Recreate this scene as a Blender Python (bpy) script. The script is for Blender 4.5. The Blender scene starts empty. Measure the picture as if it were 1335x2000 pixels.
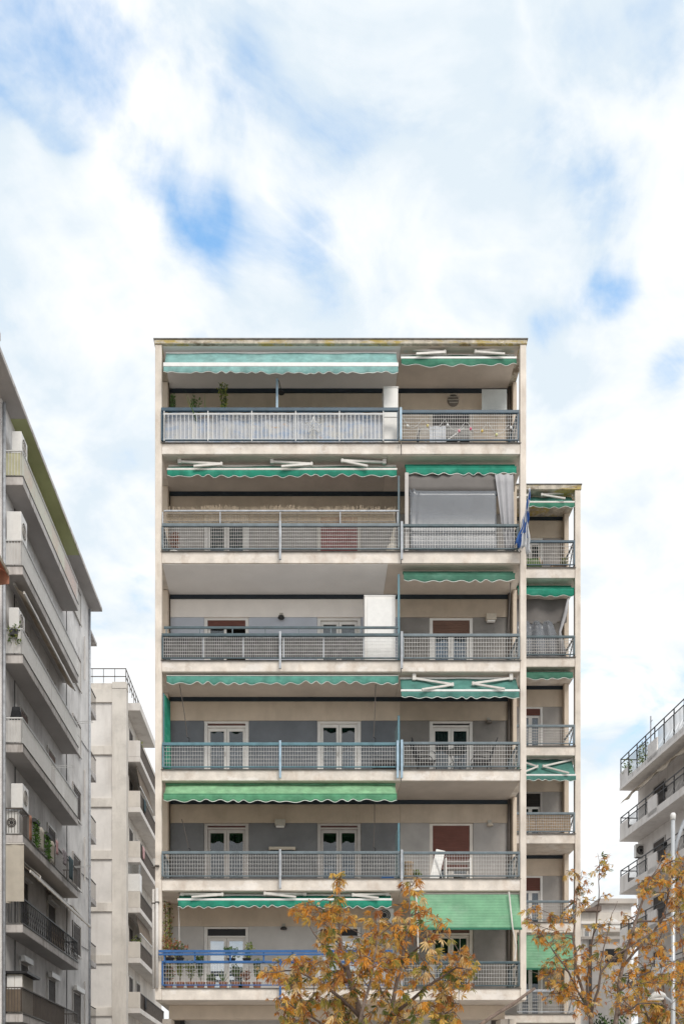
import bpy, math, random
from mathutils import Vector, Matrix
random.seed(7)
S = bpy.context.scene
COL = S.collection
R = math.radians

# ------------------------------------------------------------------ camera
EYE, FPX, VX, HY = 1.6, 1988.0, 590.0, 2190.0      # eye height, focal length and principal point in photo pixels
cam_d = bpy.data.cameras.new('camera'); cam = bpy.data.objects.new('camera', cam_d); COL.objects.link(cam)
cam.location = (0, 0, EYE); cam.rotation_euler = (R(90), 0, 0)
cam_d.sensor_fit = 'VERTICAL'; cam_d.sensor_height = 36; cam_d.sensor_width = 24
cam_d.lens = 36*FPX/2000
cam_d.shift_y = (HY-1000)/2000
cam_d.shift_x = (667.5-VX)/2000
cam_d.clip_end = 5000; cam_d.clip_start = 0.1
S.camera = cam

def at(px, py, Y): return Vector(((px-VX)*Y/FPX, Y, EYE+(HY-py)*Y/FPX))
def X_(px, Y): return (px-VX)*Y/FPX
def Z_(py, Y): return EYE+(HY-py)*Y/FPX

# ------------------------------------------------------------------ sky
SUN_EL, SUN_AZ = R(46), R(160)      # azimuth from +Y towards +X: behind the camera, a little to the right
W = bpy.data.worlds.new('World'); S.world = W; W.use_nodes = True
nt = W.node_tree; nt.nodes.clear()
def wn(t, **k):
    n = nt.nodes.new(t)
    for a, b in k.items(): setattr(n, a, b)
    return n
def lk(a, b): nt.links.new(a, b)
def wm(op, a, b=None, c=None, clamp=False):
    n = wn('ShaderNodeMath', operation=op, use_clamp=clamp)
    for i, v in enumerate((a, b, c)):
        if v is None: continue
        if hasattr(v, 'links') or hasattr(v, 'is_output'): lk(v, n.inputs[i])
        else: n.inputs[i].default_value = v
    return n.outputs[0]
sky = wn('ShaderNodeTexSky', sky_type='NISHITA', sun_disc=False, sun_elevation=SUN_EL, sun_rotation=SUN_AZ, altitude=50, air_density=1.0, dust_density=0.4, ozone_density=2.0)
tc = wn('ShaderNodeTexCoord')
sep = wn('ShaderNodeSeparateXYZ'); lk(tc.outputs['Generated'], sep.inputs[0])
zz = wm('ADD', wm('MAXIMUM', sep.outputs[2], 0.0), 0.22)
cmb = wn('ShaderNodeCombineXYZ')
lk(wm('DIVIDE', sep.outputs[0], zz), cmb.inputs[0]); lk(wm('DIVIDE', sep.outputs[1], zz), cmb.inputs[1])
rot = wn('ShaderNodeVectorRotate'); rot.rotation_type = 'Z_AXIS'; rot.inputs['Angle'].default_value = R(24)
lk(cmb.outputs[0], rot.inputs['Vector'])
mp = wn('ShaderNodeMapping'); mp.inputs['Scale'].default_value = (1.0, 0.85, 1); lk(rot.outputs[0], mp.inputs[0])   # wind-drawn streaks
def wnoise(vec, scale, detail, rough=0.55, dist=0.0, off=(0, 0, 0)):
    m = wn('ShaderNodeMapping'); m.inputs['Location'].default_value = off; lk(vec, m.inputs[0])
    n = wn('ShaderNodeTexNoise'); n.inputs['Scale'].default_value = scale; n.inputs['Detail'].default_value = detail
    n.inputs['Roughness'].default_value = rough; n.inputs['Distortion'].default_value = dist
    lk(m.outputs[0], n.inputs['Vector']); return n.outputs['Fac']
nA = wnoise(mp.outputs[0], 4.0, 12, 0.58, 0.55, (3.1, 1.7, 0))       # cloud body with fine edges
nB = wnoise(mp.outputs[0], 1.6, 4, 0.5, 0.2, (0.4, 5.2, 0))          # broad thick and thin areas
nC = wnoise(mp.outputs[0], 3.4, 10, 0.58, 0.3, (8.3, 2.2, 4))        # light and shade within the cloud
# breaks in the cloud deck: soft spots round given directions
def gap(px, py, k, amp):
    d = Vector(((px-VX)/FPX, 1, (HY-py)/FPX)).normalized()
    v = wn('ShaderNodeVectorMath', operation='DOT_PRODUCT'); lk(tc.outputs['Generated'], v.inputs[0]); v.inputs[1].default_value = d
    e = wm('EXPONENT', wm('MULTIPLY', wm('SUBTRACT', v.outputs['Value'], 1.0), k))
    return wm('MULTIPLY', e, amp)
GAPS = [(200, 150, 260, .24), (480, 300, 260, .13), (1220, 620, 500, .22), (-30, -40, 900, .9), (20, 70, 2600, 1.1), (50, 170, 4000, .7), (112, 246, 7000, 1.3), (175, 225, 4000, .55), (235, 285, 3500, .75), (300, 320, 4000, .5), (345, 370, 4000, .55), (405, 408, 9000, 1.2),
        (385, 455, 4500, .5), (430, 510, 4000, .45), (480, 430, 2500, .35), (200, 110, 2500, .5), (180, 40, 3500, .6), (470, 150, 2500, .45), (560, 320, 1200, .42), (600, 480, 2200, .5), (420, 250, 2500, .35), (500, 30, 3500, .35), (330, 60, 3000, .3),
        (1165, 590, 5500, .72), (1110, 625, 4500, .5), (1045, 650, 7000, .85), (1220, 560, 5000, .6), (1290, 745, 4500, .8), (1325, 700, 5000, .6), (920, 590, 2500, .42), (800, 610, 3000, .35), (270, 1165, 5000, .7), (1130, 120, 900, .22), (1165, 1700, 3000, .5), (730, 290, 1500, .25)]
acc = None
for g in GAPS:
    v = gap(*g); acc = v if acc is None else wm('ADD', acc, v)
acc = wm('MINIMUM', acc, 1.15)
nE0 = wnoise(mp.outputs[0], 6.5, 8, 0.56, 0.5, (2.7, 9.1, 1))
nE = wm('SUBTRACT', 0.82, wm('ABSOLUTE', wm('MULTIPLY_ADD', nE0, 3.0, -1.5)))     # billows with rounded tops
body = wm('ADD', wm('MULTIPLY', wm('SUBTRACT', nA, 0.5), 2.2), wm('MULTIPLY_ADD', wm('SUBTRACT', nE, 0.5), 0.55, wm('MULTIPLY', wm('SUBTRACT', nB, 0.5), 0.6)))
dens = wm('SUBTRACT', wm('ADD', body, 0.62), wm('MULTIPLY', acc, 0.62))
mr = wn('ShaderNodeMapRange'); mr.interpolation_type = 'SMOOTHSTEP'
lk(dens, mr.inputs[0]); mr.inputs[1].default_value = -0.30; mr.inputs[2].default_value = 0.52; mr.inputs[3].default_value = 0.14; mr.inputs[4].default_value = 1.0
cr = wn('ShaderNodeValToRGB')
cr.color_ramp.elements[0].position = 0.37; cr.color_ramp.elements[0].color = (2.46, 2.76, 3.0, 1)
cr.color_ramp.elements[1].position = 0.60; cr.color_ramp.elements[1].color = (3.32, 3.36, 3.39, 1)
tone = wm('ADD', wm('MULTIPLY_ADD', wm('SUBTRACT', dens, 0.6), 0.16, nC), wm('MULTIPLY', wm('SUBTRACT', nE, 0.5), 0.22)); lk(tone, cr.inputs[0])
mix = wn('ShaderNodeMix', data_type='RGBA'); lk(mr.outputs[0], mix.inputs['Factor'])
gain = wn('ShaderNodeMix', data_type='RGBA', blend_type='MULTIPLY'); gain.inputs['Factor'].default_value = 1
lk(sky.outputs[0], gain.inputs['A']); gain.inputs['B'].default_value = (0.50, 1.00, 1.12, 1)
lk(gain.outputs['Result'], mix.inputs['A']); lk(cr.outputs[0], mix.inputs['B'])
bg = wn('ShaderNodeBackground'); bg.inputs['Strength'].default_value = 0.15
lk(mix.outputs['Result'], bg.inputs['Color'])
wo = wn('ShaderNodeOutputWorld'); lk(bg.outputs[0], wo.inputs['Surface'])

# ------------------------------------------------------------------ sun through thin cloud
sd = bpy.data.lights.new('sun', 'SUN'); sd.energy = 1.1; sd.angle = R(22); sd.color = (1.0, 0.95, 0.88)
sun = bpy.data.objects.new('sun', sd); COL.objects.link(sun)
to_sun = Vector((math.sin(SUN_AZ)*math.cos(SUN_EL), math.cos(SUN_AZ)*math.cos(SUN_EL), math.sin(SUN_EL)))
sun.rotation_euler = to_sun.to_track_quat('Z', 'Y').to_euler(); sun.location = to_sun*200
vs = S.view_settings; vs.view_transform = 'Standard'; vs.look = 'None'; vs.exposure = 1.1; vs.gamma = 1; vs.use_curve_mapping = False
S.cycles.max_bounces = 8; S.cycles.transparent_max_bounces = 24

# ------------------------------------------------------------------ materials
def lin(c): return tuple(((v/255)/12.92 if v/255 <= .04045 else ((v/255+.055)/1.055)**2.4) for v in c)
MATS = {}
def mat(name, color, rough=0.75, var=0.12, vscale=3.0, bump=0.0, bscale=60.0, streak=0.0, streak_col=(0.16, 0.12, 0.09), sscale=(5, 5, .35),
        patch=None, metal=0.0, spec=0.4, trans=0.0, grime=0.0, ribs=None):
    """Plaster, paint, cloth or metal: base colour with mottling, optional run-off streaks, patches, grain relief."""
    m = bpy.data.materials.new(name); m.use_nodes = True; t = m.node_tree; t.nodes.clear(); MATS[name] = m
    N = t.nodes.new; L = t.links.new
    out = N('ShaderNodeOutputMaterial'); bs = N('ShaderNodeBsdfPrincipled'); L(bs.outputs[0], out.inputs[0])
    bs.inputs['Roughness'].default_value = rough; bs.inputs['Metallic'].default_value = metal; bs.inputs['Specular IOR Level'].default_value = spec
    geo = N('ShaderNodeNewGeometry'); pos = geo.outputs['Position']
    def noise(scale, detail=5, vec=None, rg=.55):
        n = N('ShaderNodeTexNoise'); n.inputs['Scale'].default_value = scale; n.inputs['Detail'].default_value = detail; n.inputs['Roughness'].default_value = rg
        L(vec or pos, n.inputs['Vector']); return n.outputs['Fac']
    def ramp(f, a, b, ca, cb):
        r = N('ShaderNodeValToRGB'); r.color_ramp.elements[0].position = a; r.color_ramp.elements[1].position = b
        r.color_ramp.elements[0].color = (*ca, 1); r.color_ramp.elements[1].color = (*cb, 1); L(f, r.inputs[0]); return r.outputs[0]
    def mixc(f, a, b, mode='MIX'):
        x = N('ShaderNodeMix'); x.data_type = 'RGBA'; x.blend_type = mode
        if hasattr(f, 'links'): L(f, x.inputs['Factor'])
        else: x.inputs['Factor'].default_value = f
        for s, v in (('A', a), ('B', b)):
            if hasattr(v, 'links'): L(v, x.inputs[s])
            else: x.inputs[s].default_value = (*v, 1)
        return x.outputs['Result']
    lo = tuple(max(0, c*(1-var)) for c in color); hi = tuple(min(1, c*(1+var*.8)) for c in color)
    c = ramp(noise(vscale, 6), .32, .68, lo, hi)
    if var: c = mixc(.35, c, mixc(1, c, ramp(noise(vscale*9, 4), .3, .7, (1-var,)*3, (1, 1, 1)), 'MULTIPLY'))
    if streak:
        mpn = N('ShaderNodeMapping'); mpn.inputs['Scale'].default_value = sscale; L(pos, mpn.inputs[0])
        s = ramp(noise(1.0, 6, mpn.outputs[0], .65), .50, .74, (0, 0, 0), (streak,)*3)
        c = mixc(s, c, streak_col)
    if grime:
        g = ramp(noise(.9, 7, None, .7), .50, .72, (0, 0, 0), (grime,)*3)
        c = mixc(g, c, tuple(x*.45 for x in color))
    if patch:
        for pc, ps, p0, p1, pa in patch:
            mpn = N('ShaderNodeMapping'); mpn.inputs['Scale'].default_value = ps; mpn.inputs['Location'].default_value = (pc[0]*31, pc[1]*17, pc[2]*9); L(pos, mpn.inputs[0])
            c = mixc(ramp(noise(1.0, 6, mpn.outputs[0], .7), p0, p1, (0, 0, 0), (pa,)*3), c, pc)
    L(c, bs.inputs['Base Color'])
    if bump:
        b = N('ShaderNodeBump'); b.inputs['Strength'].default_value = bump; b.inputs['Distance'].default_value = 0.02
        L(noise(bscale, 4), b.inputs['Height']); L(b.outputs[0], bs.inputs['Normal'])
    if ribs:
        w = N('ShaderNodeTexWave'); w.wave_type = 'BANDS'; w.bands_direction = ribs[0]; w.inputs['Scale'].default_value = ribs[1]
        L(pos, w.inputs['Vector']); b = N('ShaderNodeBump'); b.inputs['Strength'].default_value = ribs[2]; b.inputs['Distance'].default_value = .02
        L(w.outputs['Fac'], b.inputs['Height']); L(b.outputs[0], bs.inputs['Normal'])
    if trans:
        tl = N('ShaderNodeBsdfTranslucent'); L(c, tl.inputs['Color']); ms = N('ShaderNodeMixShader'); ms.inputs[0].default_value = trans
        L(bs.outputs[0], ms.inputs[1]); L(tl.outputs[0], ms.inputs[2]); L(ms.outputs[0], out.inputs[0])
    return m
def glass(name, tint=(.9, .93, .95), refl=.10, clear=.8):
    m = bpy.data.materials.new(name); m.use_nodes = True; t = m.node_tree; t.nodes.clear(); N = t.nodes.new; L = t.links.new
    out = N('ShaderNodeOutputMaterial'); tr = N('ShaderNodeBsdfTransparent'); tr.inputs[0].default_value = tuple(v*clear for v in tint)+(1,)
    gl = N('ShaderNodeBsdfGlossy'); gl.inputs['Roughness'].default_value = .02; gl.inputs[0].default_value = (.9, .93, .95, 1)
    fr = N('ShaderNodeFresnel'); fr.inputs[0].default_value = 1.5; ad = N('ShaderNodeMath'); ad.operation = 'MULTIPLY_ADD'; ad.inputs[1].default_value = 1.2; ad.inputs[2].default_value = refl
    L(fr.outputs[0], ad.inputs[0]); mx = N('ShaderNodeMixShader'); L(ad.outputs[0], mx.inputs[0]); L(tr.outputs[0], mx.inputs[1]); L(gl.outputs[0], mx.inputs[2]); L(mx.outputs[0], out.inputs[0])
    return m
def film(name, col, alpha, rough=.25):
    """clear plastic sheet: part see-through, part pale"""
    m = bpy.data.materials.new(name); m.use_nodes = True; t = m.node_tree; t.nodes.clear(); N = t.nodes.new; L = t.links.new
    out = N('ShaderNodeOutputMaterial'); tr = N('ShaderNodeBsdfTransparent'); bs = N('ShaderNodeBsdfPrincipled'); bs.inputs['Base Color'].default_value = (*col, 1); bs.inputs['Roughness'].default_value = rough
    geo = N('ShaderNodeNewGeometry'); no = N('ShaderNodeTexNoise'); no.inputs['Scale'].default_value = 2.2; no.inputs['Detail'].default_value = 6; L(geo.outputs['Position'], no.inputs['Vector'])
    mr_ = N('ShaderNodeMapRange'); mr_.inputs[3].default_value = alpha-.12; mr_.inputs[4].default_value = alpha+.12; L(no.outputs['Fac'], mr_.inputs[0])
    bp = N('ShaderNodeBump'); bp.inputs['Strength'].default_value = .3; L(no.outputs['Fac'], bp.inputs['Height']); L(bp.outputs[0], bs.inputs['Normal'])
    mx = N('ShaderNodeMixShader'); L(mr_.outputs[0], mx.inputs[0]); L(tr.outputs[0], mx.inputs[1]); L(bs.outputs[0], mx.inputs[2]); L(mx.outputs[0], out.inputs[0])
    return m
def leafmat(name, col, var=.25):
    m = mat(name, col, .55, var, 9, trans=.35, spec=.3); return m

RUST = (.20, .09, .04)
M_CREAM = mat('cream_render', (.70, .63, .555), .85, .15, 1.6, .3, 90, .6, (.42, .33, .26), (3.5, 3.5, .8), grime=.22, patch=[((.50, .36, .24), (2, 2, 1.2), .66, .76, .5)])
M_SLABEDGE = mat('balcony_edge_render', (.70, .635, .565), .85, .16, 2.6, .3, 90, .55, (.38, .27, .19), (2.6, 2.6, 1.3), patch=[(RUST, (7, 7, 2.2), .65, .76, .6), ((.22, .18, .14), (2.4, 2.4, 1.4), .66, .80, .45), ((.80, .76, .72), (1.3, 1.3, 2.0), .55, .62, .5)])
M_ROOFEDGE = mat('lichen_roof_edge', (.50, .45, .37), .9, .3, 5, .4, 50, .6, (.10, .085, .07), (9, 9, 2), patch=[((.42, .31, .07), (1.1, 1.1, 5), .50, .58, .85), ((.16, .11, .07), (2.1, 2.1, 6), .55, .63, .8), ((.68, .62, .54), (2.6, 2.6, 5), .60, .66, .8)])
M_FLASH = mat('dark_flashing', (.17, .16, .15), .7, .3, 8)
M_BEIGE = mat('beige_stucco', (.52, .435, .345), .95, .10, 2.0, .8, 70, .22, (.26, .19, .13), (2.5, 2.5, .5), grime=.2)
M_BEIGE_L = mat('pale_beige_stucco', (.64, .54, .435), .95, .08, 2.0, .8, 70, .2, (.32, .25, .18), (2.5, 2.5, .5))
M_PINKW = mat('pinkish_white_paint', (.82, .77, .72), .9, .05, 2.0, .3, 70)
M_GREYP = mat('grey_stucco', (.25, .235, .22), .95, .12, 2.2, .8, 75, .2, (.16, .14, .13), (2.5, 2.5, .4))
M_GREYL = mat('pale_grey_stucco', (.40, .375, .355), .95, .10, 2.2, .8, 75, .2, (.2, .18, .16), (2.5, 2.5, .4))
M_SLATE = mat('slate_grey_paint', (.165, .18, .20), .9, .12, 2.0, .4, 75)
M_SLATE2 = mat('dark_grey_paint', (.17, .172, .178), .9, .12, 2.0, .4, 75)
M_BLUISH = mat('bluish_grey_paint', (.46, .49, .55), .85, .06, 2.0, .2, 75)
M_SMOOTHG = mat('smooth_light_grey', (.54, .52, .50), .85, .08, 2.0, .2, 75)
M_SOFF_C = mat('soffit_beige', (.62, .545, .475), .9, .10, 1.4, .4, 70, grime=.18)
M_SOFF_G = mat('soffit_grey_paint', (.80, .785, .775), .85, .05, 1.2, .2, 70)
M_SOFF_B = mat('soffit_brownish', (.50, .445, .395), .9, .10, 1.4, .4, 70, grime=.2)
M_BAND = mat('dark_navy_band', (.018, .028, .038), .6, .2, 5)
M_WHITEP = mat('white_painted_wood', (.74, .72, .69), .5, .05, 4)
M_CREAMP = mat('cream_painted_frame', (.62, .57, .51), .5, .08, 4)
M_GREYF = mat('grey_painted_frame', (.45, .42, .40), .5, .08, 4)
M_REDSH = mat('red_brown_shutter', (.185, .075, .058), .6, .10, 3, ribs=('Z', 8, .9))
M_REDBR = mat('bright_red_shutter', (.36, .10, .09), .6, .10, 3, ribs=('Z', 8, .9))
M_BRSH = mat('brown_shutter', (.20, .115, .085), .6, .10, 3, ribs=('Z', 8, .9))
M_DARKSL = mat('dark_louvre', (.03, .026, .024), .6, .2, 4, ribs=('Z', 7, .9))
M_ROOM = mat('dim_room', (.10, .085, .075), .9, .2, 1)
M_GLASS = glass('window_glass', refl=.02, clear=.75); M_GLASSR = glass('reflective_glass', refl=.42, clear=.6)
M_CURT = mat('white_curtain', (.66, .68, .72), .9, .06, 6, trans=.25, ribs=('X', 5, .8))
M_CURTB = mat('pale_blue_curtain', (.56, .64, .74), .9, .06, 6, trans=.25, ribs=('X', 5, .6))
M_CURTG = mat('grey_sheer_curtain', (.30, .31, .31), .9, .10, 6, trans=.25, ribs=('X', 6, .9))
M_RAIL_NAVY = mat('navy_rail_paint', (.022, .06, .095), .45, .25, 6, spec=.5)
M_RAIL_TEAL = mat('teal_rail_paint', (.085, .19, .23), .45, .22, 6, spec=.5)
M_RAIL_GREY = mat('slate_blue_rail_paint', (.125, .16, .18), .45, .22, 6, spec=.5)
M_RAIL_DK = mat('dark_teal_rail_paint', (.05, .085, .10), .45, .25, 6, spec=.5)
M_RAIL_BLUE = mat('bright_blue_rail_paint', (.02, .10, .28), .45, .18, 6, spec=.5, patch=[((.35, .33, .30), (14, 14, 14), .68, .74, .7)])
M_POST_LB = mat('light_blue_post_paint', (.33, .45, .55), .5, .2, 6)
M_POST_G = mat('weathered_grey_post', (.40, .42, .45), .55, .25, 6, patch=[(RUST, (10, 10, 6), .66, .74, .7)])
M_WIRE = mat('galvanised_wire', (.60, .59, .575), .5, .15, 8, metal=.2)
M_WIRED = mat('dull_wire', (.42, .40, .38), .5, .15, 8, metal=.2)
M_WBAR = mat('white_bars', (.64, .64, .63), .5, .06, 8, patch=[(RUST, (9, 9, 9), .7, .78, .5)])
M_ALU = mat('white_aluminium', (.72, .71, .69), .4, .05, 8, spec=.5)
M_ALUC = mat('aged_white_aluminium', (.60, .57, .53), .45, .10, 8, spec=.5)
M_PIPE_DK = mat('dark_pipe', (.10, .085, .075), .6, .2, 5)
M_PIPE_W = mat('pale_drainpipe', (.60, .57, .54), .5, .10, 5)
M_BLACK = mat('black_metal', (.018, .018, .02), .5, .2, 8)
M_DKFAB = mat('black_cloth', (.02, .021, .024), .9, .3, 6)
M_TRIM = mat('white_trim', (.75, .78, .74), .8, .05, 8)
def awn(name, c, **k): return mat(name, c, .85, .20, 4.0, .15, 300, .55, tuple(v*.5+.03 for v in c), (2.2, 2.2, .7), trans=.30, patch=[(tuple(min(1, v*1.25+.10) for v in c), (1.2, 1.2, 2.5), .52, .70, .55)], **k)
M_A_MINT = awn('mint_awning_cloth', (.28, .51, .49))
M_A_MINTD = awn('mid_mint_awning_cloth', (.13, .38, .31))
M_A_EMER = awn('emerald_awning_cloth', (.025, .30, .20))
M_A_GREEN = awn('green_awning_cloth', (.06, .24, .155))
M_A_DGREEN = awn('faded_dark_green_awning_cloth', (.075, .22, .15))
M_A_TEAL = awn('teal_awning_cloth', (.10, .27, .23))
M_A_LIME = awn('sunbleached_green_awning_cloth', (.28, .52, .30))
M_A_LIMED = awn('green_valance_cloth', (.12, .36, .20))
M_A_DROP = mat('light_green_drop_awning', (.27, .54, .34), .85, .16, 2.4, .1, 300, .45, (.15, .33, .20), (1.6, 1.6, .6), trans=.35, patch=[((.42, .62, .46), (.9, .9, 1.6), .50, .68, .5)])
M_A_CREAM = awn('cream_awning_cloth', (.58, .50, .40))
M_A_SALMON = awn('salmon_awning_cloth', (.55, .27, .18))
M_CANVAS = mat('cream_canvas', (.60, .55, .47), .9, .10, 2, .2, 200, trans=.2)
M_CANVASB = mat('brown_canvas', (.20, .155, .115), .9, .2, 2, .2, 200, .5, (.08, .06, .05), (6, 6, .5), trans=.15)
M_CANVASY = mat('pale_yellow_canvas', (.60, .58, .40), .9, .12, 2, .2, 200, trans=.2, patch=[((.6, .36, .18), (.5, .5, .5), .55, .6, .7)])
M_WPANEL = mat('white_balcony_panel', (.56, .545, .53), .8, .10, 3, streak=.4, streak_col=(.3, .27, .24), sscale=(6, 6, .6))
M_TERRA = mat('terracotta', (.34, .16, .10), .85, .2, 8)
M_DKPOT = mat('dark_pot', (.05, .05, .055), .7, .2, 8)
M_LAMPG = mat('lamp_body', (.42, .39, .34), .4, .1, 9)
M_WICKER = mat('wicker', (.40, .29, .19), .8, .3, 30, .8, 70)
M_LGREEN = leafmat('garden_leaf', (.10, .17, .05)); M_LYEL = leafmat('yellow_green_leaf', (.30, .33, .08)); M_LRED = leafmat('reddish_leaf', (.36, .15, .08))
M_STEM = mat('brown_stem', (.10, .07, .045), .9, .2, 12)

# ------------------------------------------------------------------ mesh building
BASE = {}
class MB:
    def __init__(s, xf=None): s.v = []; s.f = []; s.m = []; s.xf = xf; s.mi = 0; s.cols = None
    def add(s, vs_, fs):
        o = len(s.v); s.v += [Vector(p) for p in vs_]; s.f += [tuple(i+o for i in f) for f in fs]; s.m += [s.mi]*len(fs); return s
    def box(s, x0, x1, y0, y1, z0, z1):
        if x0 > x1: x0, x1 = x1, x0
        if y0 > y1: y0, y1 = y1, y0
        if z0 > z1: z0, z1 = z1, z0
        return s.add([(x0, y0, z0), (x1, y0, z0), (x1, y1, z0), (x0, y1, z0), (x0, y0, z1), (x1, y0, z1), (x1, y1, z1), (x0, y1, z1)],
                     [(0, 3, 2, 1), (4, 5, 6, 7), (0, 1, 5, 4), (1, 2, 6, 5), (2, 3, 7, 6), (3, 0, 4, 7)])
    def bar(s, a, b, w, h=None, up=(0, 0, 1)):
        a, b = Vector(a), Vector(b); d = (b-a).normalized(); u = Vector(up)
        if abs(d.dot(u)) > .98: u = Vector((0, 1, 0))
        x = d.cross(u).normalized(); z = x.cross(d); h = h or w; x *= w/2; z *= h/2
        p = [a-x-z, a+x-z, a+x+z, a-x+z, b-x-z, b+x-z, b+x+z, b-x+z]
        return s.add(p, [(0, 1, 2, 3), (7, 6, 5, 4), (0, 4, 5, 1), (1, 5, 6, 2), (2, 6, 7, 3), (3, 7, 4, 0)])
    def tube(s, pts, r, n=6, r1=None, cap=True):
        pts = [Vector(p) for p in pts]; k = len(pts); o = len(s.v); vs_ = []; fs = []
        prev = None
        for i, p in enumerate(pts):
            d = (pts[min(i+1, k-1)]-pts[max(i-1, 0)]).normalized()
            if prev is None:
                u = Vector((0, 0, 1)) if abs(d.z) < .9 else Vector((1, 0, 0)); x = d.cross(u).normalized()
            else: x = (prev-d*prev.dot(d)).normalized()
            prev = x; y = d.cross(x)
            rr = r[i] if isinstance(r, (list, tuple)) else (r if r1 is None else r+(r1-r)*i/(k-1))
            for j in range(n):
                t = 2*math.pi*j/n; vs_.append(p+(x*math.cos(t)+y*math.sin(t))*rr)
        for i in range(k-1):
            for j in range(n):
                j2 = (j+1) % n; fs.append((i*n+j, i*n+j2, (i+1)*n+j2, (i+1)*n+j))
        if cap: fs.append(tuple(range(n-1, -1, -1))); fs.append(tuple((k-1)*n+j for j in range(n)))
        return s.add(vs_, fs)
    def prism(s, poly, z0, z1):                       # plan polygon raised from z0 to z1 (counter-clockwise)
        n = len(poly); return s.add([(x, y, z0) for x, y in poly]+[(x, y, z1) for x, y in poly],
            [tuple(range(n-1, -1, -1)), tuple(range(n, 2*n))]+[(i, (i+1) % n, n+(i+1) % n, n+i) for i in range(n)])
    def lathe(s, c, prof, n=14):                      # prof: (radius, z)
        c = Vector(c); k = len(prof); vs_ = [c+Vector((r*math.cos(2*math.pi*j/n), r*math.sin(2*math.pi*j/n), z)) for r, z in prof for j in range(n)]
        fs = [(i*n+j, i*n+(j+1) % n, (i+1)*n+(j+1) % n, (i+1)*n+j) for i in range(k-1) for j in range(n)]
        fs += [tuple(range(n-1, -1, -1)), tuple((k-1)*n+j for j in range(n))]
        return s.add(vs_, fs)
    def grid(s, fn, nu, nv, thick=.004):              # sheet fn(u,v)->(point); given a little thickness
        P = [[Vector(fn(i/nu, j/nv)) for j in range(nv+1)] for i in range(nu+1)]
        nrm = (P[nu][0]-P[0][0]).cross(P[0][nv]-P[0][0]).normalized()*thick
        w = nv+1; tot = (nu+1)*w
        vs_ = [p for row in P for p in row]+[p+nrm for row in P for p in row]; fs = []
        for i in range(nu):
            for j in range(nv):
                a = i*w+j; fs.append((a, a+1, a+w+1, a+w)); fs.append((tot+a+w, tot+a+w+1, tot+a+1, tot+a))
        for i in range(nu):
            a, b = i*w, (i+1)*w; fs.append((a, b, tot+b, tot+a)); a, b = i*w+nv, (i+1)*w+nv; fs.append((b, a, tot+a, tot+b))
        for j in range(nv):
            a, b = j, j+1; fs.append((b, a, tot+a, tot+b)); a, b = nu*w+j, nu*w+j+1; fs.append((a, b, tot+b, tot+a))
        return s.add(vs_, fs)
    def build(s, name, m, parent=None, smooth=False, bevel=0, stuff=False, label=None):
        off = BASE.get(parent, Vector((0, 0, 0))) if parent else Vector((0, 0, 0))
        vs_ = [(s.xf @ p if s.xf else p) for p in s.v]
        me = bpy.data.meshes.new(name); me.from_pydata([tuple(p-off) for p in vs_], [], s.f)
        mm = m if isinstance(m, (list, tuple)) else [m]
        for q in mm: me.materials.append(q)
        if len(mm) > 1: me.polygons.foreach_set('material_index', s.m)
        if smooth: me.polygons.foreach_set('use_smooth', [True]*len(me.polygons))
        me.update()
        o = bpy.data.objects.new(name, me); COL.objects.link(o)
        if parent: o.parent = parent
        BASE[o] = off
        if bevel:
            b = o.modifiers.new('soft_edges', 'BEVEL'); b.width = bevel; b.segments = 2; b.limit_method = 'ANGLE'
        if stuff: o['kind'] = 'stuff'
        if label: o['label'] = label
        return o
def tag(o, label, cat, group=None):
    o['label'] = label; o['category'] = cat
    if group: o['group'] = group
    return o
def thing(name, loc, label, cat, group=None):
    o = bpy.data.objects.new(name, None); COL.objects.link(o); o.empty_display_size = .2; o.location = loc; BASE[o] = Vector(loc); return tag(o, label, cat, group)
def struct(o): o['kind'] = 'structure'; return o
def copy_tree(o, parent=None):
    c = o.copy(); COL.objects.link(c)
    if parent: c.parent = parent
    for ch in list(o.children): copy_tree(ch, c)
    return c

# ------------------------------------------------------------------ ground
g = MB(); g.box(-600, 600, -300, 1200, -.5, 0); struct(g.build('ground', mat('city_ground', (.48, .46, .435), .95, .2, .3)))
g = MB(); g.box(-200, 200, 2.5, 15.5, -.2, .004); struct(g.build('road', mat('asphalt', (.055, .055, .058), .9, .2, 2, .4, 80)))
g = MB(); g.box(-9.3, -4.9, 20, 300, -.2, .006); struct(g.build('side_street', MATS['asphalt']))
M_PAVE = mat('paving', (.60, .58, .55), .9, .12, 2, .3, 40)
g = MB(); g.box(-200, 200, -30, 2.3, -.1, .13); struct(g.build('near_pavement', M_PAVE, bevel=.02))
g = MB(); g.box(-4.8, 16, 15.7, 27.9, -.1, .13); g.box(16.01, 200, 15.7, 47, -.1, .13); g.box(-200, -9.5, 15.7, 29.5, -.1, .13); struct(g.build('pavement', M_PAVE, bevel=.02))

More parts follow.
